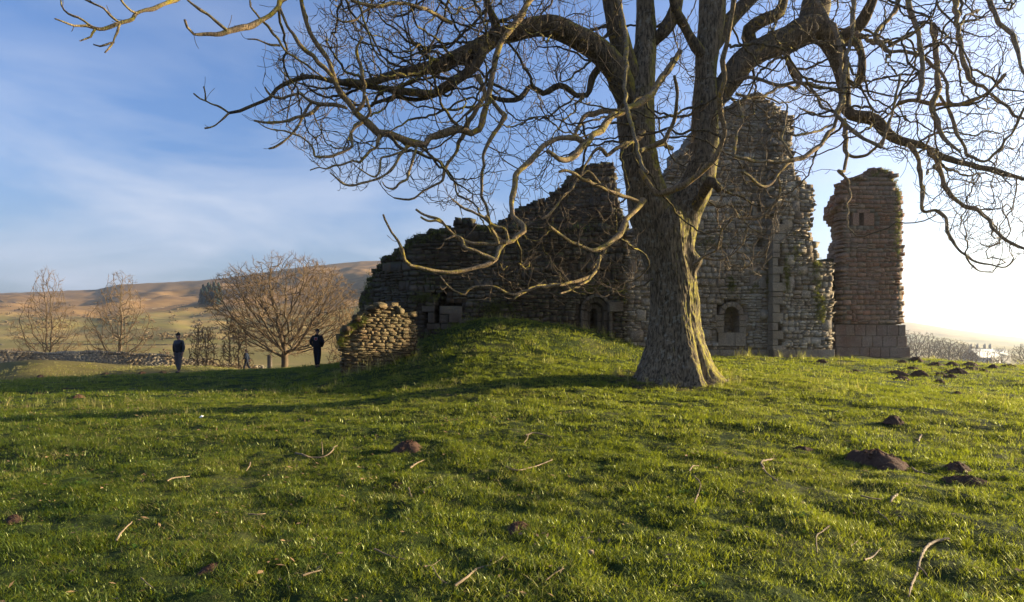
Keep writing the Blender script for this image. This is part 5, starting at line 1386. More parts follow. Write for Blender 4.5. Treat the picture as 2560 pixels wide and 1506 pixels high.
for k_, (path, pxc, pyc, wx, wz, n, yo) in enumerate(((PA, 1060, 745, 30, 12, 130, .12), (PA, 1075, 690, 26, 40, 60, .05), (PA, 925, 760, 22, 50, 170, .1), (PA, 1470, 720, 50, 14, 130, .06), (PA, 1240, 770, 45, 14, 160, .08), (PA, 1560, 735, 20, 20, 40, .05),
                           (PG, 1965, 690, 9, 42, 120, .06), (PG, 1828, 712, 8, 18, 60, .06), (PG, 2050, 770, 14, 28, 120, .06), (PG, 1885, 720, 14, 10, 30, .05), (PG, 1920, 700, 5, 40, 60, .05), (PG, 1780, 610, 40, 14, 90, .06), (PG, 1990, 640, 16, 40, 40, .05), (PG, 2040, 700, 10, 60, 60, .05), (PT, 2240, 570, 8, 60, 60, .05))):
    r = R(700 + k_); u_, z_ = path.uz(pxc, pyc); sc_ = path.D[int(np.argmin(np.abs(path.px - pxc)))] / F; pts = []
    for _ in range(n):
        u2 = u_ + r.normal(0, wx * sc_ * .6); z2 = z_ + r.normal(0, wz * sc_ * .6); p, tg = path.at(u2); nr = np.array([-tg[1], tg[0]])
        pts.append((p[0] - nr[0] * yo * r.rand(), p[1] - nr[1] * yo * r.rand(), z2))
    rot = np.stack([r.normal(1.2, .5, n), r.normal(0, .4, n), r.normal(0, .5, n)], 1)
    gn_scatter("wall_plant", pts, rot, r.uniform(.4, 1.0, n), clump(760 + k_, 22, .08, .04, .14, .009, (.4, 1.5), 2), M_MOSS, "green plants rooted in the joints of the ruin")

# ------------------------------------------------------------------ sticks on the grass
STICKS = [
 (5.5, "long pale forked stick nearest the lower right corner", [(2372, 1356), (2328, 1372), (2303, 1403), (2293, 1441), (2280, 1475), (2272, 1502)], [(2297, 1432), (2310, 1446), (2321, 1454)]),
 (4.0, "crooked brown stick left of the biggest molehill", [(1931, 1154), (1904, 1161), (1908, 1176), (1916, 1190), (1943, 1208)], None),
 (3.2, "bent stick on the grass below the trunk's right side", [(1736, 1200), (1751, 1217), (1746, 1240), (1736, 1265)], None),
 (2.8, "thin pale stick low in the right half pointing up", [(2073, 1324), (2052, 1342), (2041, 1359), (2043, 1391)], None),
 (3.4, "short dark stick below the biggest molehill", [(2151, 1246), (2175, 1254), (2202, 1257)], None),
 (5.0, "stubby broken stick right of the short dark one", [(2243, 1246), (2232, 1255), (2224, 1268)], [(2236, 1252), (2226, 1250)]),
 (3.2, "slanting stick in the middle of the right foreground", [(2192, 1289), (2212, 1303), (2230, 1320)], None),
 (3.2, "wavy stick beside the crumbling broad molehill", [(2280, 1176), (2295, 1186), (2318, 1190), (2340, 1197)], None),
 (4.0, "small white forked stick above the low oval molehill", [(2302, 1094), (2299, 1102), (2296, 1110)], [(2298, 1106), (2290, 1103), (2283, 1101)]),
 (3.4, "dark mossy stick left of the long forked one", [(2161, 1416), (2180, 1402), (2202, 1384)], None),
 (1.8, "thin straight straw-like stick in the right foreground", [(2126, 1378), (2142, 1362), (2158, 1345)], None),
 (2.6, "short curved stick near the bent one under the trunk", [(1723, 1183), (1733, 1174), (1747, 1170)], None),
 (5.0, "thick pale straight stick at the bottom centre", [(1136, 1480), (1165, 1458), (1193, 1439), (1228, 1421), (1258, 1402)], [(1228, 1420), (1224, 1404)]),
 (3.4, "shallow V-shaped mossy stick in the middle of the lawn", [(1264, 1171), (1280, 1179), (1296, 1186), (1322, 1178), (1350, 1168), (1380, 1157)], None),
 (3.4, "bright curved stick above the V-shaped one", [(1314, 1094), (1330, 1089), (1346, 1089), (1378, 1098)], [(1320, 1092), (1318, 1102), (1310, 1112)]),
 (3.2, "short brown stick below the reddish domed molehill", [(1025, 1175), (1042, 1165), (1061, 1155)], None),
 (3.4, "grey stick half sunk in grass at lower centre left", [(936, 1389), (955, 1397), (975, 1402), (1011, 1407)], None),
 (3.0, "bent stick left of the thick pale one", [(1061, 1428), (1078, 1427), (1092, 1445), (1100, 1457), (1116, 1471)], None),
 (1.8, "very thin stick crossing above the bent one", [(1058, 1430), (1080, 1422), (1100, 1414)], None),
 (2.6, "slim stick in the grass right of bottom centre", [(1364, 1464), (1388, 1448), (1410, 1436)], [(1400, 1442), (1408, 1432)]),
 (3.0, "upright little stick right of the crumbly reddish molehill", [(1021, 1228), (1025, 1238), (1029, 1250)], None),
 (3.0, "hooked pale stick right of the crumbly reddish molehill", [(1059, 1243), (1060, 1234), (1066, 1226), (1077, 1223)], None),
 (4.2, "smooth pale stick lying alone at lower left", [(291, 1366), (298, 1352), (307, 1339), (330, 1316)], None),
 (3.4, "curved pale stick with an upright twig left of centre", [(739, 1139), (758, 1145), (778, 1148), (810, 1146), (832, 1132), (834, 1124), (843, 1120)], [(806, 1146), (806, 1132), (803, 1116)]),
 (2.6, "slightly arched stick on the left side of the lawn", [(418, 1211), (430, 1205), (443, 1201), (473, 1198)], None),
 (3.0, "level straight stick in the lower left half", [(621, 1293), (642, 1293), (664, 1292)], None),
 (2.6, "thin slanting stick near the bottom left", [(353, 1453), (367, 1470), (382, 1489)], None),
 (4.0, "rough brown stick right of the scraped molehill", [(757, 1455), (780, 1443), (803, 1434)], None),
 (2.8, "small kinked stick left of the one with an upright twig", [(625, 1161), (624, 1172), (615, 1184)], None),
]
rk = R(9)
for (r_px, lab, ln, fork) in STICKS:
    ws = []
    for (a_, b_) in ln: ws.append(ground_at(a_, b_))
    ws = np.array(ws); rad_ = .74 * r_px * ws[:, 1].mean() / F
    base = ws[0].copy()
    def lift(w): w = np.array(w); w[:, 2] += .018 + rad_ * .5 + rk.uniform(-.006, .012, len(w)); return w
    acc = Acc(); pts, rr3 = resample(lift(ws), np.linspace(rad_, rad_ * .55, len(ws)), .03)
    pts = pts + rk.normal(0, rad_ * .12, pts.shape); tube(acc, pts, rr3 * (1 + rk.normal(0, .1, len(rr3))), 7)
    if fork:
        wf = lift(np.array([ground_at(a_, b_) for a_, b_ in fork]))
        if "upright" in lab and "twig" in lab:
            wf = np.array([wf[0], wf[0] + [0, 0, .09], wf[0] + [-.01, 0, .19]])
        pf, rf = resample(wf, np.linspace(rad_ * .6, rad_ * .3, len(wf)), .03); tube(acc, pf, rf, 6)
    o = link("stick", acc.mesh("stick", True, base), M_STICK, None, base)
    tag(o, lab, "stick", "dead ash sticks fallen on the grass")
x, y, z = ground_at(503, 1051)
o = link("litter_scrap", mesh_from("litter_scrap", [(-.06, -.03, 0), (.05, -.04, .02), (.07, .04, .05), (-.03, .05, .03), (0, 0, .07), (-.06, -.03, -.004), (.05, -.04, .014), (.07, .04, .044), (-.03, .05, .024)], [(0, 1, 4), (1, 2, 4), (2, 3, 4), (3, 0, 4), (5, 8, 7, 6), (0, 5, 6, 1), (1, 6, 7, 2), (2, 7, 8, 3), (3, 8, 5, 0)]), M_WHITE, None, (x, y, z + .05))
o.scale = (.6, .6, .6); tag(o, "scrap of white litter lying in the long shadow", "litter")
for (px, py, lab) in ((2250, 952, "left pale mushroom-like stone in front of the largest peaked molehill"), (2266, 953, "right pale mushroom-like stone in front of the largest peaked molehill"), (1477, 1396, "pale lump of stone in the middle of the foreground grass")):
    x, y, z = ground_at(px, py); a = Acc(); V, Q, T = SV[px % 14]; a.add(V * np.array([.07, .06, .05]) * (1 if y > 12 else .6), Q, T)
    o = link("pale_stone", a.mesh("pale_stone", True), M_STICK, None, (x, y, z + .04)); tag(o, lab, "stone")

# ------------------------------------------------------------------ trees of the middle and far distance
def bare_tree(name, label, px, py, D, width, height_, seed, stems=1, natt=1500, mat=M_FARBARK, tmat=M_FARTWIG, group=None, rtip=.011, shape="round", low=.18, zbase=None, hang=0.0, step=None, cat="tree"):
    r = R(seed)
    x0 = (px - CX) / F * D; z0 = zbase if zbase is not None else float(gz(x0, D)); base = np.array([x0, D, z0])
    w, h = width / 2 * D / F, height_ * D / F
    att = []
    while len(att) < natt:
        q = r.uniform(-1, 1, 3)
        if shape == "round":
            if (q ** 2).sum() > 1: continue
            if float(vn(q[0] * 2.6 + seed, q[1] * 2.6, q[2] * 2.6, 1.0)) < .36 or (q ** 2).sum() ** .5 > .74 + .42 * float(vn(q[0] * 2.1, q[1] * 2.1 + seed, q[2] * 2.4, 3.0)): continue
            zz = low * h + (q[2] * .5 + .5) * h * (1 - low)
            pt = np.array([q[0] * w, q[1] * w, zz])
        elif shape == "vase":
            t = r.rand(); ww = w * float(np.interp(t, [0, .12, .3, .5, .7, .9, 1], [.35, .85, 1.0, .85, .55, .38, .2]))
            a = r.uniform(0, 6.28); d = math.sqrt(r.rand()) * ww; pt = np.array([d * math.cos(a), d * math.sin(a) * .9, low * h + t * h * (1 - low)])
        else:  # bush
            a = r.uniform(0, 6.28); t = r.rand(); d = math.sqrt(r.rand()) * w * (1 - t * .55); pt = np.array([d * math.cos(a), d * math.sin(a), t * h])
        att.append(base + pt)
    nodes, par = [], []
    st = step or max(.10, h / 34)
    for s in range(stems):
        dx = (s - (stems - 1) / 2) * w * (.22 if shape != "bush" else 1.4 / max(1, stems)); d = np.array([dx * .10, r.normal(0, .03), 1.0]); p = base + np.array([dx * .55, r.normal(0, .05), -.15]); n_ = int((low * h + (0.1 if shape == "bush" else .3)) / st) + 2; prev = -1
        for k in range(n_):
            nodes.append(p.copy()); par.append(prev); prev = len(nodes) - 1; p = p + d / np.linalg.norm(d) * st + r.normal(0, .02, 3)
    N, Pr = colonize(nodes, par, att, st, h * .45 + .5, st * 1.35, 110, r, .22, (.16 if shape == "vase" else .04) - hang)
    NNl, PPl = list(N), list(Pr); _, kd = pipe(N, Pr, 1.0)
    for i in range(len(N)):
        if kd[i] == 0 or (kd[i] == 1 and i > n_ * stems and r.rand() < .35):
            for _ in range(5 if kd[i] == 0 else 1):
                q = Pr[i]; d = N[i] - N[q] if q >= 0 else np.array([0, 0, 1.]); d = d / (np.linalg.norm(d) + 1e-9) + r.normal(0, .45, 3); d[2] += .2 - hang; d /= np.linalg.norm(d); L = st * r.uniform(.8, 1.8)
                NNl.append(N[i] + d * L * .5); PPl.append(i); d2 = d + r.normal(0, .25, 3); NNl.append(NNl[-1] + d2 * L * .5); PPl.append(len(NNl) - 2)
    NNl, PPl = np.array(NNl), np.array(PPl)
    rd, _ = pipe(NNl, PPl, rtip, 2.55)
    if shape == "bush": rd = np.minimum(rd, .035 * D / 52)
    root = thing(name, label, cat, base, group)
    big = Acc(); graph_tubes(big, NNl, PPl, rd, 0, lambda q: 7 if q > .05 else 4, rmin=rtip * 2.3)
    small = Acc(); graph_tubes(small, NNl, PPl, rd, 0, lambda q: 3, rmax=rtip * 2.3)
    if big.n: link("trunk" if shape != "bush" else "stem", big.mesh("trunk", True, base), mat, root)
    if small.n: tag(link("crown", small.mesh("crown", True, base), tmat, root), kind="stuff")
    return root
M_SH = simple("shrub_twigs", (0.20, 0.135, 0.09), 0.9, 2, 0.3, 0.0)
bare_tree("bare_tree", "twin-stemmed pale bare tree behind the drystone wall at far left", 118, 885, 53.5, 160, 246, 801, 2, 1500, shape="vase", low=.06, rtip=.0075)
bare_tree("bare_tree", "single-stemmed bare tree behind the wall between the twin-stemmed tree and the conifers", 300, 888, 53.5, 180, 236, 802, 1, 1500, shape="vase", low=.06, rtip=.0075)
bare_tree("oak_tree", "broad round bare oak standing between the two walkers", 712, 922, 52, 360, 286, 803, 1, 11000, shape="round", low=.10, rtip=.009, hang=.03)
bare_tree("bare_bush", "dark bare bush at the far left behind the wall", 30, 885, 56, 90, 55, 804, 5, 420, M_SH, M_SH, shape="bush", low=0, cat="bush")
bare_tree("bare_bush", "low twiggy bush behind the wall right of the twin-stemmed tree", 175, 880, 55, 60, 40, 805, 5, 350, M_SH, M_SH, shape="bush", low=0, cat="bush")
bare_tree("bare_bush", "small round bush right of the low twiggy one", 222, 880, 56, 40, 42, 806, 4, 260, M_SH, M_SH, shape="bush", low=0, cat="bush")
bare_tree("bare_bush", "small bush on the wall right of the single-stemmed tree", 358, 890, 54, 34, 32, 807, 4, 200, M_SH, M_SH, shape="bush", low=0, cat="bush")
bare_tree("bare_bush", "thin bush just left of the standing man", 412, 895, 54, 50, 48, 808, 4, 260, M_SH, M_SH, shape="bush", low=0, cat="bush")
bare_tree("hawthorn_bush", "tall thin pale bush right of the standing man", 508, 905, 51.8, 90, 105, 809, 5, 700, M_FARBARK, M_FARTWIG, shape="bush", low=0, cat="bush")
bare_tree("hawthorn_bush", "tall bare bush left of the oak behind the child", 590, 915, 51.8, 90, 130, 810, 5, 800, M_FARBARK, M_FARTWIG, shape="bush", low=0, cat="bush")
bare_tree("hawthorn_bush", "bare bush at the oak's right beside the masonry lump", 860, 915, 50, 90, 160, 811, 5, 900, M_FARBARK, M_FARTWIG, shape="bush", low=0, cat="bush")
bare_tree("bare_tree", "fine-twigged tree standing behind the broken rear wall", 1400, 640, 44, 240, 235, 812, 1, 1700, M_TWIG, M_TWIG, shape="round", low=.2, rtip=.009, zbase=2.5)
bare_tree("bare_tree", "fine-twigged tree showing between the ash's two stems", 1690, 640, 44, 150, 250, 813, 1, 1000, M_TWIG, M_TWIG, shape="round", low=.2, rtip=.009, zbase=2.5)

# hazy valley trees on the right
FV = [(2262, 905, 150, 70, 80, "tall hazy tree just right of the tower"), (2292, 905, 160, 60, 74, "second tall hazy tree right of the tower"), (2322, 905, 170, 56, 70, "third hazy tree right of the tower"),
      (2345, 908, 150, 60, 56, "hazy rounded tree at the left of the reddish wood"), (2372, 908, 145, 80, 62, "hazy full tree in the middle of the reddish wood"), (2402, 910, 150, 70, 50, "hazy tree at the right of the reddish wood"),
      (2432, 910, 190, 44, 48, "small hazy tree left of the farmhouse"), (2505, 912, 210, 40, 44, "small hazy tree right of the farmhouse"), (2572, 922, 90, 90, 62, "dark bare tree cut by the right edge"), (2472, 912, 60, 36, 30, "thin twiggy shrub standing before the farmhouse"),
      (2432, 912, 62, 40, 26, "leaning twiggy shrub left of the farmhouse front"), (2492, 916, 60, 46, 18, "low tangled shrub right of the farmhouse front")]
for i, (px, py, D, w, h, lab) in enumerate(FV):
    zb_ = EYE + (HZ - py - 8) / F * D
    bare_tree("bare_tree" if h > 35 else "bare_bush", lab, px, py, D, w, h + 10, 830 + i, 1 if h > 30 else 3, 900, M_HAZETWIG, M_HAZETWIG, "hazy trees in the valley beyond the crest", .00011 * D, "round" if h > 35 else "bush", .12, zb_, step=D * .0026, cat="tree" if h > 35 else "bush")

# conifer plantation on the hill
M_CON = simple("conifer_needles", (0.028, 0.045, 0.030), 0.9, .6, .4, 0.0)
def conifer(x, y, z, h, seed, lab):
    r = R(seed); root = thing("conifer", lab, "tree", (x, y, z), "conifers in the dark plantation on the hillside")
    a = Acc(); tube(a, [(0, 0, -.5), (0, 0, h)], [h * .02, .03], 6); link("trunk", a.mesh("trunk"), M_FARBARK, root)
    a = Acc()
    for q in range(520):
        t = r.rand() ** .8; zz = h * (.03 + .96 * t); rr4 = h * .17 * (1 - t) ** .75 + .15; an = r.uniform(0, 6.28); d = rr4 * r.uniform(.4, 1.1)
        c = np.array([d * math.cos(an), d * math.sin(an), zz]); s = h * r.uniform(.02, .045)
        v = np.array([math.cos(an), math.sin(an), -.5]) * s; w_ = np.array([-math.sin(an), math.cos(an), r.normal(0, .3)]) * s * .8
        a.add([c - v * .5 - w_, c - v * .5 + w_, c + v * 1.3, c + np.array([0, 0, s])], None, [(0, 1, 2), (0, 3, 1), (1, 3, 2), (2, 3, 0)])
    tag(link("crown", a.mesh("crown"), M_CON, root), kind="stuff")
k = 0
cl = ["left front", "second front", "third front", "right front", "left rear", "middle rear", "right rear"]
for (px, py, h) in ((503, 764, 42), (514, 766, 50), (526, 767, 54), (540, 768, 52), (508, 758, 46), (521, 759, 52), (535, 760, 54), (549, 764, 50), (546, 756, 50)):
    x, y, z = ground_at(px, py, 60, 1500)
    lab = ["conifer at the left front corner of the dark plantation", "second conifer from the left in the plantation's front row", "tall middle conifer of the plantation's front row", "conifer right of middle in the plantation's front row",
           "conifer at the left of the plantation's rear row", "middle conifer of the plantation's rear row", "tall conifer right of middle in the plantation's rear row", "conifer at the right front corner of the dark plantation", "conifer at the right of the plantation's rear row"][k]
    conifer(x, y, z, h * y / F, 860 + k, lab); k += 1
x, y, z = ground_at(541, 770, 60, 1500)
a = Acc(); tube(a, [(0, 0, -1), (0, 0, 24 * y / F)], [.25, .2], 6); tag(link("pole", a.mesh("pole"), M_FARBARK, None, (x, y - 3, z)), "pale upright pole in front of the dark plantation", "pole")
# scattered scrub on the hillside
rh = R(33)
M_SCRUB = simple("hill_scrub", (0.17, 0.125, 0.07), 0.95, 1.0, .4, 0)
a = Acc()
for q in range(300):
    c_ = [(470, 800, 40, 22), (300, 800, 60, 6), (130, 800, 50, 20), (40, 800, 60, 16), (520, 830, 60, 18), (880, 735, 18, 25), (360, 845, 120, 5), (650, 840, 80, 12)][rh.randint(8)]
    px, py = c_[0] + rh.normal(0, c_[2]), c_[1] + rh.normal(0, c_[3])
    if py > 856 or py < 725: continue
    x, y, z = ground_at(px, py, 60, 1400)
    if y > 1200: continue
    s = rh.uniform(.7, 1.7) * (y / 260) ** .5
    for m in range(26):
        v = rh.normal(0, 1, 3) * s * .42; v[2] = abs(v[2]) * .8; e = rh.normal(0, 1, (3, 3)) * s * .22
        a.add(np.array([x, y, z]) + v + e, None, [(0, 1, 2)])
tag(link("hill_scrub", a.mesh("hill_scrub"), M_SCRUB), "scrub and gorse scattered over the lower hillside", None, None, "stuff")
M_GREYW = simple("grey_field_wall", (0.16, 0.125, 0.08), .95, 1, .3, 0)
# far field walls drawn over the hill
def far_wall(pts, lab, hpx=1.0):
    W = [ground_at(a_, b_, 60, 1500) for a_, b_ in pts]; acc = Acc(); base = np.array(W[0])
    for i in range(len(W) - 1):
        A0, B0 = np.array(W[i]), np.array(W[i + 1]); n = max(2, int(abs(pts[i + 1][0] - pts[i][0]) / 4))
        for q in range(n):
            p = A0 + (B0 - A0) * q / n; p2 = A0 + (B0 - A0) * (q + 1) / n; p[2] = float(gz(p[0], p[1])); p2[2] = float(gz(p2[0], p2[1]))
            h = hpx * p[1] / F * rh.uniform(.8, 1.15); t = .5
            V = [(p[0], p[1] - t, p[2] - .5), (p[0], p[1] - t * .6, p[2] + h), (p[0], p[1] + t * .6, p[2] + h), (p[0], p[1] + t, p[2] - .5), (p2[0], p2[1] - t, p2[2] - .5), (p2[0], p2[1] - t * .6, p2[2] + h), (p2[0], p2[1] + t * .6, p2[2] + h), (p2[0], p2[1] + t, p2[2] - .5)]
            acc.add(V, [(0, 4, 5, 1), (1, 5, 6, 2), (2, 6, 7, 3), (0, 1, 2, 3), (4, 7, 6, 5)])
    tag(link("field_wall", acc.mesh("field_wall", False, base), M_GREYW, None, base), lab, "field wall", "distant stone walls on the hillside")
far_wall([(225, 762), (300, 757), (380, 748), (460, 741), (500, 738)], "distant wall crossing the hill left of the plantation")
far_wall([(0, 752), (40, 758), (90, 754)], "distant wall on the hill at the far left edge")
far_wall([(380, 772), (420, 768), (470, 762)], "short distant wall below the plantation's shadow")
far_wall([(0, 862), (120, 860), (240, 862), (420, 863), (520, 862)], "distant wall along the foot of the hill", 2.2)

# upright slab beside the oak
x, y, z = ground_at(674, 921, 40, 60); y = 50.3
x = (674 - CX) / F * y
o = bpy.data.objects.new("gate_post", stone_mesh(3, M_DRESSED_D)); C.objects.link(o); o.location = (x, y, float(gz(x, y)) + .65); o.scale = (.33, .25, 1.3)
tag(o, "dark upright stone gatepost left of the oak trunk", "gatepost")

# farmhouse in the haze
M_ROOF = simple("slate_roof", (0.20, 0.21, 0.23), 0.6, 3, .2, 0.01, .3); M_HW = simple("house_stone", (0.36, 0.33, 0.29), .9, 2, .2, .01); M_GL = simple("window_glass", (0.03, 0.035, 0.045), .1, 1, .1, 0, .5); M_FR = simple("white_window_frame", (.7, .7, .68), .6, 3, .1, 0)
def boxm(cx_, cy_, cz_, sx, sy, sz):
    V = [(cx_ + a_ * sx / 2, cy_ + b_ * sy / 2, cz_ + c_ * sz / 2) for c_ in (-1, 1) for b_ in (-1, 1) for a_ in (-1, 1)]
    return np.array(V), [(0, 2, 3, 1), (4, 5, 7, 6), (0, 1, 5, 4), (2, 6, 7, 3), (0, 4, 6, 2), (1, 3, 7, 5)]
def house():
    D = 230.; x = (2452 - CX) / F * D; zt = EYE + (HZ - 871) / F * D; zb_ = zt - 8.5
    root = thing("farmhouse", "pale stone farmhouse with chimneys half hidden in the valley haze", "house", (x, D, zb_)); root.rotation_euler = (0, 0, .25)
    a = Acc(); a.add(*boxm(0, 0, 2.7, 10.5, 7, 5.4)[:1], boxm(0, 0, 2.7, 10.5, 7, 5.4)[1])
    a.add([(-5.25, -3.5, 5.4), (-5.25, 3.5, 5.4), (-5.25, 0, 8.1), (5.25, -3.5, 5.4), (5.25, 3.5, 5.4), (5.25, 0, 8.1)], None, [(0, 2, 1), (3, 4, 5)])
    link("wall", a.mesh("wall"), M_HW, root)
    a = Acc()
    for s in (-1, 1):
        V = [(-5.6, s * 3.9, 5.12), (5.6, s * 3.9, 5.12), (5.6, 0, 8.25), (-5.6, 0, 8.25), (-5.6, s * 3.9, 5.35), (5.6, s * 3.9, 5.35), (5.6, 0, 8.5), (-5.6, 0, 8.5)]
        a.add(V, [(0, 1, 2, 3), (4, 5, 6, 7), (0, 1, 5, 4), (0, 3, 7, 4), (1, 2, 6, 5)])
    rf = link("roof", a.mesh("roof"), M_ROOF, root)
    for cx_ in (-4.7, -1.6, 2.0, 4.7):
        a = Acc(); a.add(*boxm(cx_, 0, 8.9, .9, .7, 1.8)); 
        for q in (-.22, .22): tube(a, [(cx_ + q, 0, 9.8), (cx_ + q, 0, 10.25)], [.13, .12], 6)
        link("chimney", a.mesh("chimney"), M_HW, rf)
    for wx in (-3.4, 0, 3.4):
        for wz in (1.5, 4.1):
            fr = Acc()
            for (dx, dz, sx, sz) in ((0, .62, 1.1, .12), (0, -.62, 1.1, .12), (-.5, 0, .1, 1.12), (.5, 0, .1, 1.12), (0, 0, .06, 1.1)): fr.add(*boxm(wx + dx, -3.53, wz + dz, sx, .12, sz))
            f = link("window", fr.mesh("window"), M_FR, root); g = Acc(); g.add(*boxm(wx, -3.5, wz, .92, .04, 1.1)); link("pane", g.mesh("pane"), M_GL, f)
    return root
house()
# barn roof beyond the farmhouse
def barn():
    D = 262.; x = (2478 - CX) / F * D; zt = EYE + (HZ - 874) / F * D
    root = thing("barn", "low hazy barn joined to the right side of the farmhouse", "barn", (x, D, zt - 7)); a = Acc(); a.add(*boxm(0, 0, 2.2, 12, 6, 4.4)); link("wall", a.mesh("wall"), M_HW, root)
    a = Acc(); a.add([(-6.2, -3.4, 4.3), (6.2, -3.4, 4.3), (6.2, 0, 7), (-6.2, 0, 7), (-6.2, 3.4, 4.3), (6.2, 3.4, 4.3)], [(0, 1, 2, 3), (3, 2, 5, 4), (0, 4, 5, 1)], [(0, 3, 4), (1, 5, 2)]); link("roof", a.mesh("roof"), M_ROOF, root)
barn()

# ------------------------------------------------------------------ people
def skin(name, verts, edges, radii, mat, root, sub=2):
    me = bpy.data.meshes.new(name); me.from_pydata(verts, edges, []); me.update(); me.materials.append(mat)
    o = bpy.data.objects.new(name, me); C.objects.link(o); o.parent = root
    m = o.modifiers.new("skin", 'SKIN'); m.use_smooth_shade = True
    sv = me.skin_vertices[0].data
    for i, q in enumerate(radii):
        sv[i].radius = q if isinstance(q, tuple) else (q, q)
    sv[0].use_root = True
    s = o.modifiers.new("sub", 'SUBSURF'); s.levels = sub; s.render_levels = sub
    return o
M_SKIN = simple("skin_tone", (0.26, 0.14, 0.10), .6, 20, .1, 0); M_HAIR = simple("dark_hair", (0.03, 0.02, 0.015), .7, 60, .3, .002)
def chain(S, pts, rads, start=None):
    """append a chain of joints to the skeleton S = [verts, edges, radii]; start = index it grows from"""
    prev = start
    for p, q in zip(pts, rads):
        S[0].append(tuple(p)); S[2].append(q); i = len(S[0]) - 1
        if prev is not None: S[1].append((prev, i))
        prev = i
    return prev
def hand(S, wrist, side, start, curl=.3, d=(0, 0, -1)):
    w = Vector(wrist); dn = Vector(d).normalized(); palm = w + dn * .055
    sd = Vector((0, 1, 0))
    pi_ = chain(S, [palm], [(.022, .034)], start)
    for k, L in enumerate((.068, .078, .073, .058)):
        off = sd * (.027 - k * .018); a0 = palm + dn * .035 + off
        chain(S, [a0, a0 + dn * L * .5 + Vector((-side * .012 * curl * 2, 0, 0)), a0 + dn * L + Vector((-side * .035 * curl * 2, 0, 0))], [.009, .008, .007], pi_)
    t0 = w + dn * .03 + sd * .03
    chain(S, [t0 + Vector((-side * .012, .006, 0)), t0 + dn * .04 + Vector((-side * .02, .016, 0))], [.010, .008], pi_)
def person(label, px, feet, H, D, face, pose, jacket, trousers, extra=None, z=None):
    """face: rotation of the figure about z (0 looks along +Y, away from the camera)"""
    x = (px - CX) / F * D; zz = z if z is not None else EYE + (HZ - feet) / F * D
    root = thing("person", label, "person", (x, D, zz)); root.rotation_euler = (0, 0, face); s = H / 1.78; root.scale = (s, s, s)
    lf, rf, la, ra, lean = pose["lf"], pose["rf"], pose["la"], pose["ra"], pose.get("lean", 0)
    # body: one continuous skinned figure
    S = [[], [], []]
    pel = chain(S, [(0, 0, .93)], [(.10, .075)])
    ch = chain(S, [(0, lean * .3, 1.08), (0, lean * .6, 1.24), (0, lean, 1.38)], [(.11, .08), (.125, .085), (.12, .08)], pel)
    nk = chain(S, [(0, lean + .01, 1.50), (0, lean + .02, 1.56)], [.055, .058], ch)
    chain(S, [(0, lean + .03, 1.63), (0, lean + .03, 1.69), (0, lean + .02, 1.745)], [(.074, .088), (.076, .09), (.05, .06)], nk)
    for sd, leg in ((-1, lf), (1, rf)):
        k = chain(S, [(sd * .09, 0, .86), (sd * .10, leg[0] * .5 + leg[2], .49), (sd * .095, leg[0], .10 + leg[1])], [.07, .05, .038], pel)
        chain(S, [(sd * .10, leg[0] + .07, .045 + leg[1]), (sd * .105, leg[0] + .15, .035 + leg[1])], [.04, .032], k)
    for sd, arm in ((-1, la), (1, ra)):
        e, w = arm
        k = chain(S, [(sd * .175, lean, 1.40), (sd * e[0], e[1], e[2]), (sd * w[0], w[1], w[2])], [.05, .038, .028], ch)
        if pose.get("hands", True):
            dv = Vector((sd * (w[0] - e[0]), w[1] - e[1], w[2] - e[2]))
            hand(S, (sd * w[0], w[1], w[2]), sd, k, .35, dv)
    skin("body", *S, M_SKIN, root)
    # face: eyes, nose, mouth, ears
    a = Acc()
    for sd in (-1, 1):
        a.add(*boxm(sd * .03, lean + .122, 1.685, .022, .012, .011))
    link("eyes", a.mesh("eyes"), M_HAIR, root)
    a = Acc(); a.add([(-.014, lean + .11, 1.655), (.014, lean + .11, 1.655), (0, lean + .145, 1.658), (0, lean + .118, 1.69)], None, [(0, 1, 2), (0, 2, 3), (2, 1, 3)]); link("nose", a.mesh("nose"), M_SKIN, root)
    a = Acc(); a.add(*boxm(0, lean + .116, 1.632, .045, .012, .008)); link("mouth", a.mesh("mouth"), simple("lips", (.3, .12, .1), .6, 5, .1, 0), root)
    a = Acc()
    for sd in (-1, 1): a.add(*boxm(sd * .083, lean + .025, 1.665, .016, .035, .055))
    link("ears", a.mesh("ears"), M_SKIN, root)
    # jacket
    S = [[], [], []]; bulk = pose.get("bulk", 1.0)
    c0 = chain(S, [(0, 0, .85)], [(.19 * bulk, .145 * bulk)])
    c1 = chain(S, [(0, lean * .3, 1.05), (0, lean * .6, 1.22), (0, lean, 1.36)], [(.175 * bulk, .135 * bulk), (.195 * bulk, .145 * bulk), (.195 * bulk, .135 * bulk)], c0)
    chain(S, [(0, lean + .005, 1.47), (0, lean + .01, 1.52)], [(.09, .085), (.075, .075)], c1)
    for sd, arm in ((-1, la), (1, ra)):
        e, w = arm; e_, w_ = Vector((sd * e[0], e[1], e[2])), Vector((sd * w[0], w[1], w[2]))
        chain(S, [(sd * .185, lean, 1.40), tuple(e_), tuple(e_.lerp(w_, .94 if pose.get("hands", True) else 1.12))], [.082 * bulk, .062 * bulk, .046 * bulk], c1)
    skin("jacket", *S, jacket, root)
    # trousers
    S = [[], [], []]
    c0 = chain(S, [(0, 0, .93)], [(.165, .125)]); chain(S, [(0, 0, 1.06)], [(.155, .115)], c0)
    for sd, leg in ((-1, lf), (1, rf)):
        chain(S, [(sd * .09, 0, .84), (sd * .10, leg[0] * .5 + leg[2], .49), (sd * .095, leg[0], .12 + leg[1])], [.108, .082, .066], c0)
    skin("trousers", *S, trousers, root)
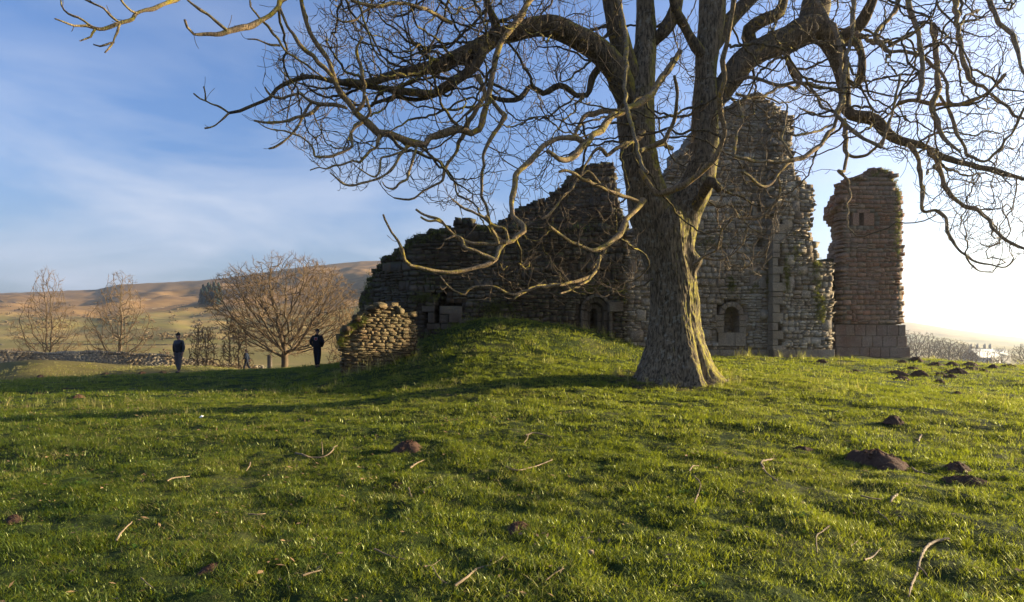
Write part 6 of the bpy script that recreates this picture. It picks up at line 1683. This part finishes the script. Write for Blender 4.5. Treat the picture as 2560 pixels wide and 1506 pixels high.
    for sd, leg in ((-1, lf), (1, rf)):
        S = [[], [], []]; chain(S, [(sd * .095, leg[0] - .03, .05 + leg[1]), (sd * .10, leg[0] + .07, .045 + leg[1]), (sd * .105, leg[0] + .17, .035 + leg[1])], [(.05, .05), (.052, .045), (.042, .032)])
        skin("shoe", *S, M_SHOE, root)
    if extra: extra(root, lean)
    return root
M_SHOE = simple("walking_boot", (0.05, 0.04, 0.03), .7, 10, .2, 0)
M_NAVY = simple("navy_quilted_nylon", (0.008, 0.010, 0.018), .5, 8, .2, .002, .3)
M_GREYT = simple("grey_trouser_cloth", (0.085, 0.075, 0.075), .9, 30, .2, .001); M_BLACKJ = simple("black_jacket_cloth", (0.012, 0.012, 0.015), .8, 20, .2, .001); M_JEAN = simple("blue_jean_cloth", (0.008, 0.010, 0.018), .9, 40, .25, .001)
M_BLUEJ = simple("blue_coat_cloth", (0.006, 0.012, 0.026), .8, 20, .2, .001); M_BLK = simple("black_knit", (0.01, 0.01, 0.012), .9, 60, .3, .002)
def cap_mesh(r0, h, nz=7, nu=16, peak=False):
    V, Q = [], []
    for j in range(nz):
        t = j / (nz - 1); rr5 = r0 * math.cos(t * math.pi / 2) ** .7 if t < 1 else .004
        for i in range(nu): V.append((rr5 * math.cos(2 * math.pi * i / nu) * .92, rr5 * math.sin(2 * math.pi * i / nu) * 1.08, h * t))
    for j in range(nz - 1):
        for i in range(nu): Q.append((j * nu + i, j * nu + (i + 1) % nu, (j + 1) * nu + (i + 1) % nu, (j + 1) * nu + i))
    return V, Q
def beanie(root, lean):
    a = Acc(); a.add(*cap_mesh(.099, .15)); a.add(*[np.array(cap_mesh(.03, .03)[0]) + [0, 0, .14], cap_mesh(.03, .03)[1]])
    o = link("beanie", a.mesh("beanie", True), M_BLK, root, (0, lean + .028, 1.685))
    for z in (0.98, 1.06, 1.14, 1.22, 1.30):   # quilting seams of the puffer jacket
        acc = Acc(); n = 28; pts = [(.196 * math.cos(2 * math.pi * i / n), lean * .6 + .150 * math.sin(2 * math.pi * i / n), z) for i in range(n + 1)]
        tube(acc, pts, np.full(n + 1, .009), 5, None, False); link("quilted_seam", acc.mesh("quilted_seam", True), M_BLK, root)
    # grey beard
    a = Acc(); a.add(*boxm(0, lean + .098, 1.615, .085, .035, .045)); link("beard", a.mesh("beard"), simple("grey_beard", (.2, .18, .16), .9, 50, .3, .002), root)
def emblem(root, lean):
    a = Acc(); a.add(*cap_mesh(.096, .125)); link("hair", a.mesh("hair", True), M_HAIR, root, (0, lean + .015, 1.665))
    a = Acc(); a.add(*cap_mesh(.098, .105)); link("cap", a.mesh("cap", True), M_BLK, root, (0, lean + .028, 1.69))
    red = simple("red_print", (.30, .05, .04), .7, 10, .1, 0); pale = simple("pale_print", (.34, .27, .25), .7, 10, .1, 0)
    V = lambda w, h, y, z: ([(-w, y, z + h), (w, y, z + h), (w, y, z - h * .35), (0, y, z - h), (-w, y, z - h * .35), (-w, y + .012, z + h), (w, y + .012, z + h), (w, y + .012, z - h * .35), (0, y + .012, z - h), (-w, y + .012, z - h * .35)])
    Fq = [(0, 4, 3, 2, 1), (5, 6, 7, 8, 9), (0, 1, 6, 5), (1, 2, 7, 6), (2, 3, 8, 7), (3, 4, 9, 8), (4, 0, 5, 9)]
    e = link("back_emblem", mesh_from("back_emblem", V(.075, .085, lean - .172, 1.31), Fq), pale, root)
    link("emblem_field", mesh_from("emblem_field", V(.055, .065, lean - .180, 1.31), Fq), red, e)
    S = [[], [], []]; chain(S, [(-.09, lean - .06, 1.50), (0, lean - .10, 1.46), (.09, lean - .06, 1.50)], [.05, .07, .05]); skin("hood", *S, M_BLACKJ, root)
def longhair(root, lean):
    a = Acc(); a.add(*cap_mesh(.112, .13)); link("hair", a.mesh("hair", True), M_HAIR, root, (0, lean + .005, 1.655))
    S = [[], [], []]; chain(S, [(0, lean - .06, 1.68), (0, lean - .08, 1.60), (0, lean - .07, 1.52)], [(.075, .05), (.07, .045), (.05, .035)]); skin("hair_tail", *S, M_HAIR, root)
def gzp(px, D): return float(gz((px - CX) / F * D, D)) + .02
person("man in navy padded jacket, black beanie and grey trousers walking towards the camera", 447, 936, 1.78, 26.7, math.pi - .25,
       dict(lf=(.10, 0, .02), rf=(-.10, .02, .04), la=((.25, -.02, 1.16), (.27, .06, .93)), ra=((.25, .02, 1.16), (.27, -.02, .93)), bulk=1.05), M_NAVY, M_GREYT, beanie, gzp(447, 26.7))
person("person in black jacket and jeans seen from behind, red emblem on the back", 793, 922, 1.78, 27.0, -.05,
       dict(lf=(.14, 0, .02), rf=(-.14, .03, .05), la=((.30, -.06, 1.16), (.19, .06, .98)), ra=((.30, -.06, 1.16), (.19, .06, .98)), bulk=1.14, hands=False), M_BLACKJ, M_JEAN, emblem, gzp(793, 27.0))
person("small distant walker in blue coat striding left in front of the field wall", 617, 925, 1.62, 42.7, math.pi / 2 + .15,
       dict(lf=(.20, 0, .05), rf=(-.26, .05, .06), la=((.21, .05, 1.14), (.19, .24, .98)), ra=((.22, -.10, 1.14), (.20, -.16, .92)), bulk=1.0, lean=.04), M_BLUEJ, M_JEAN, longhair, gzp(617, 42.7))
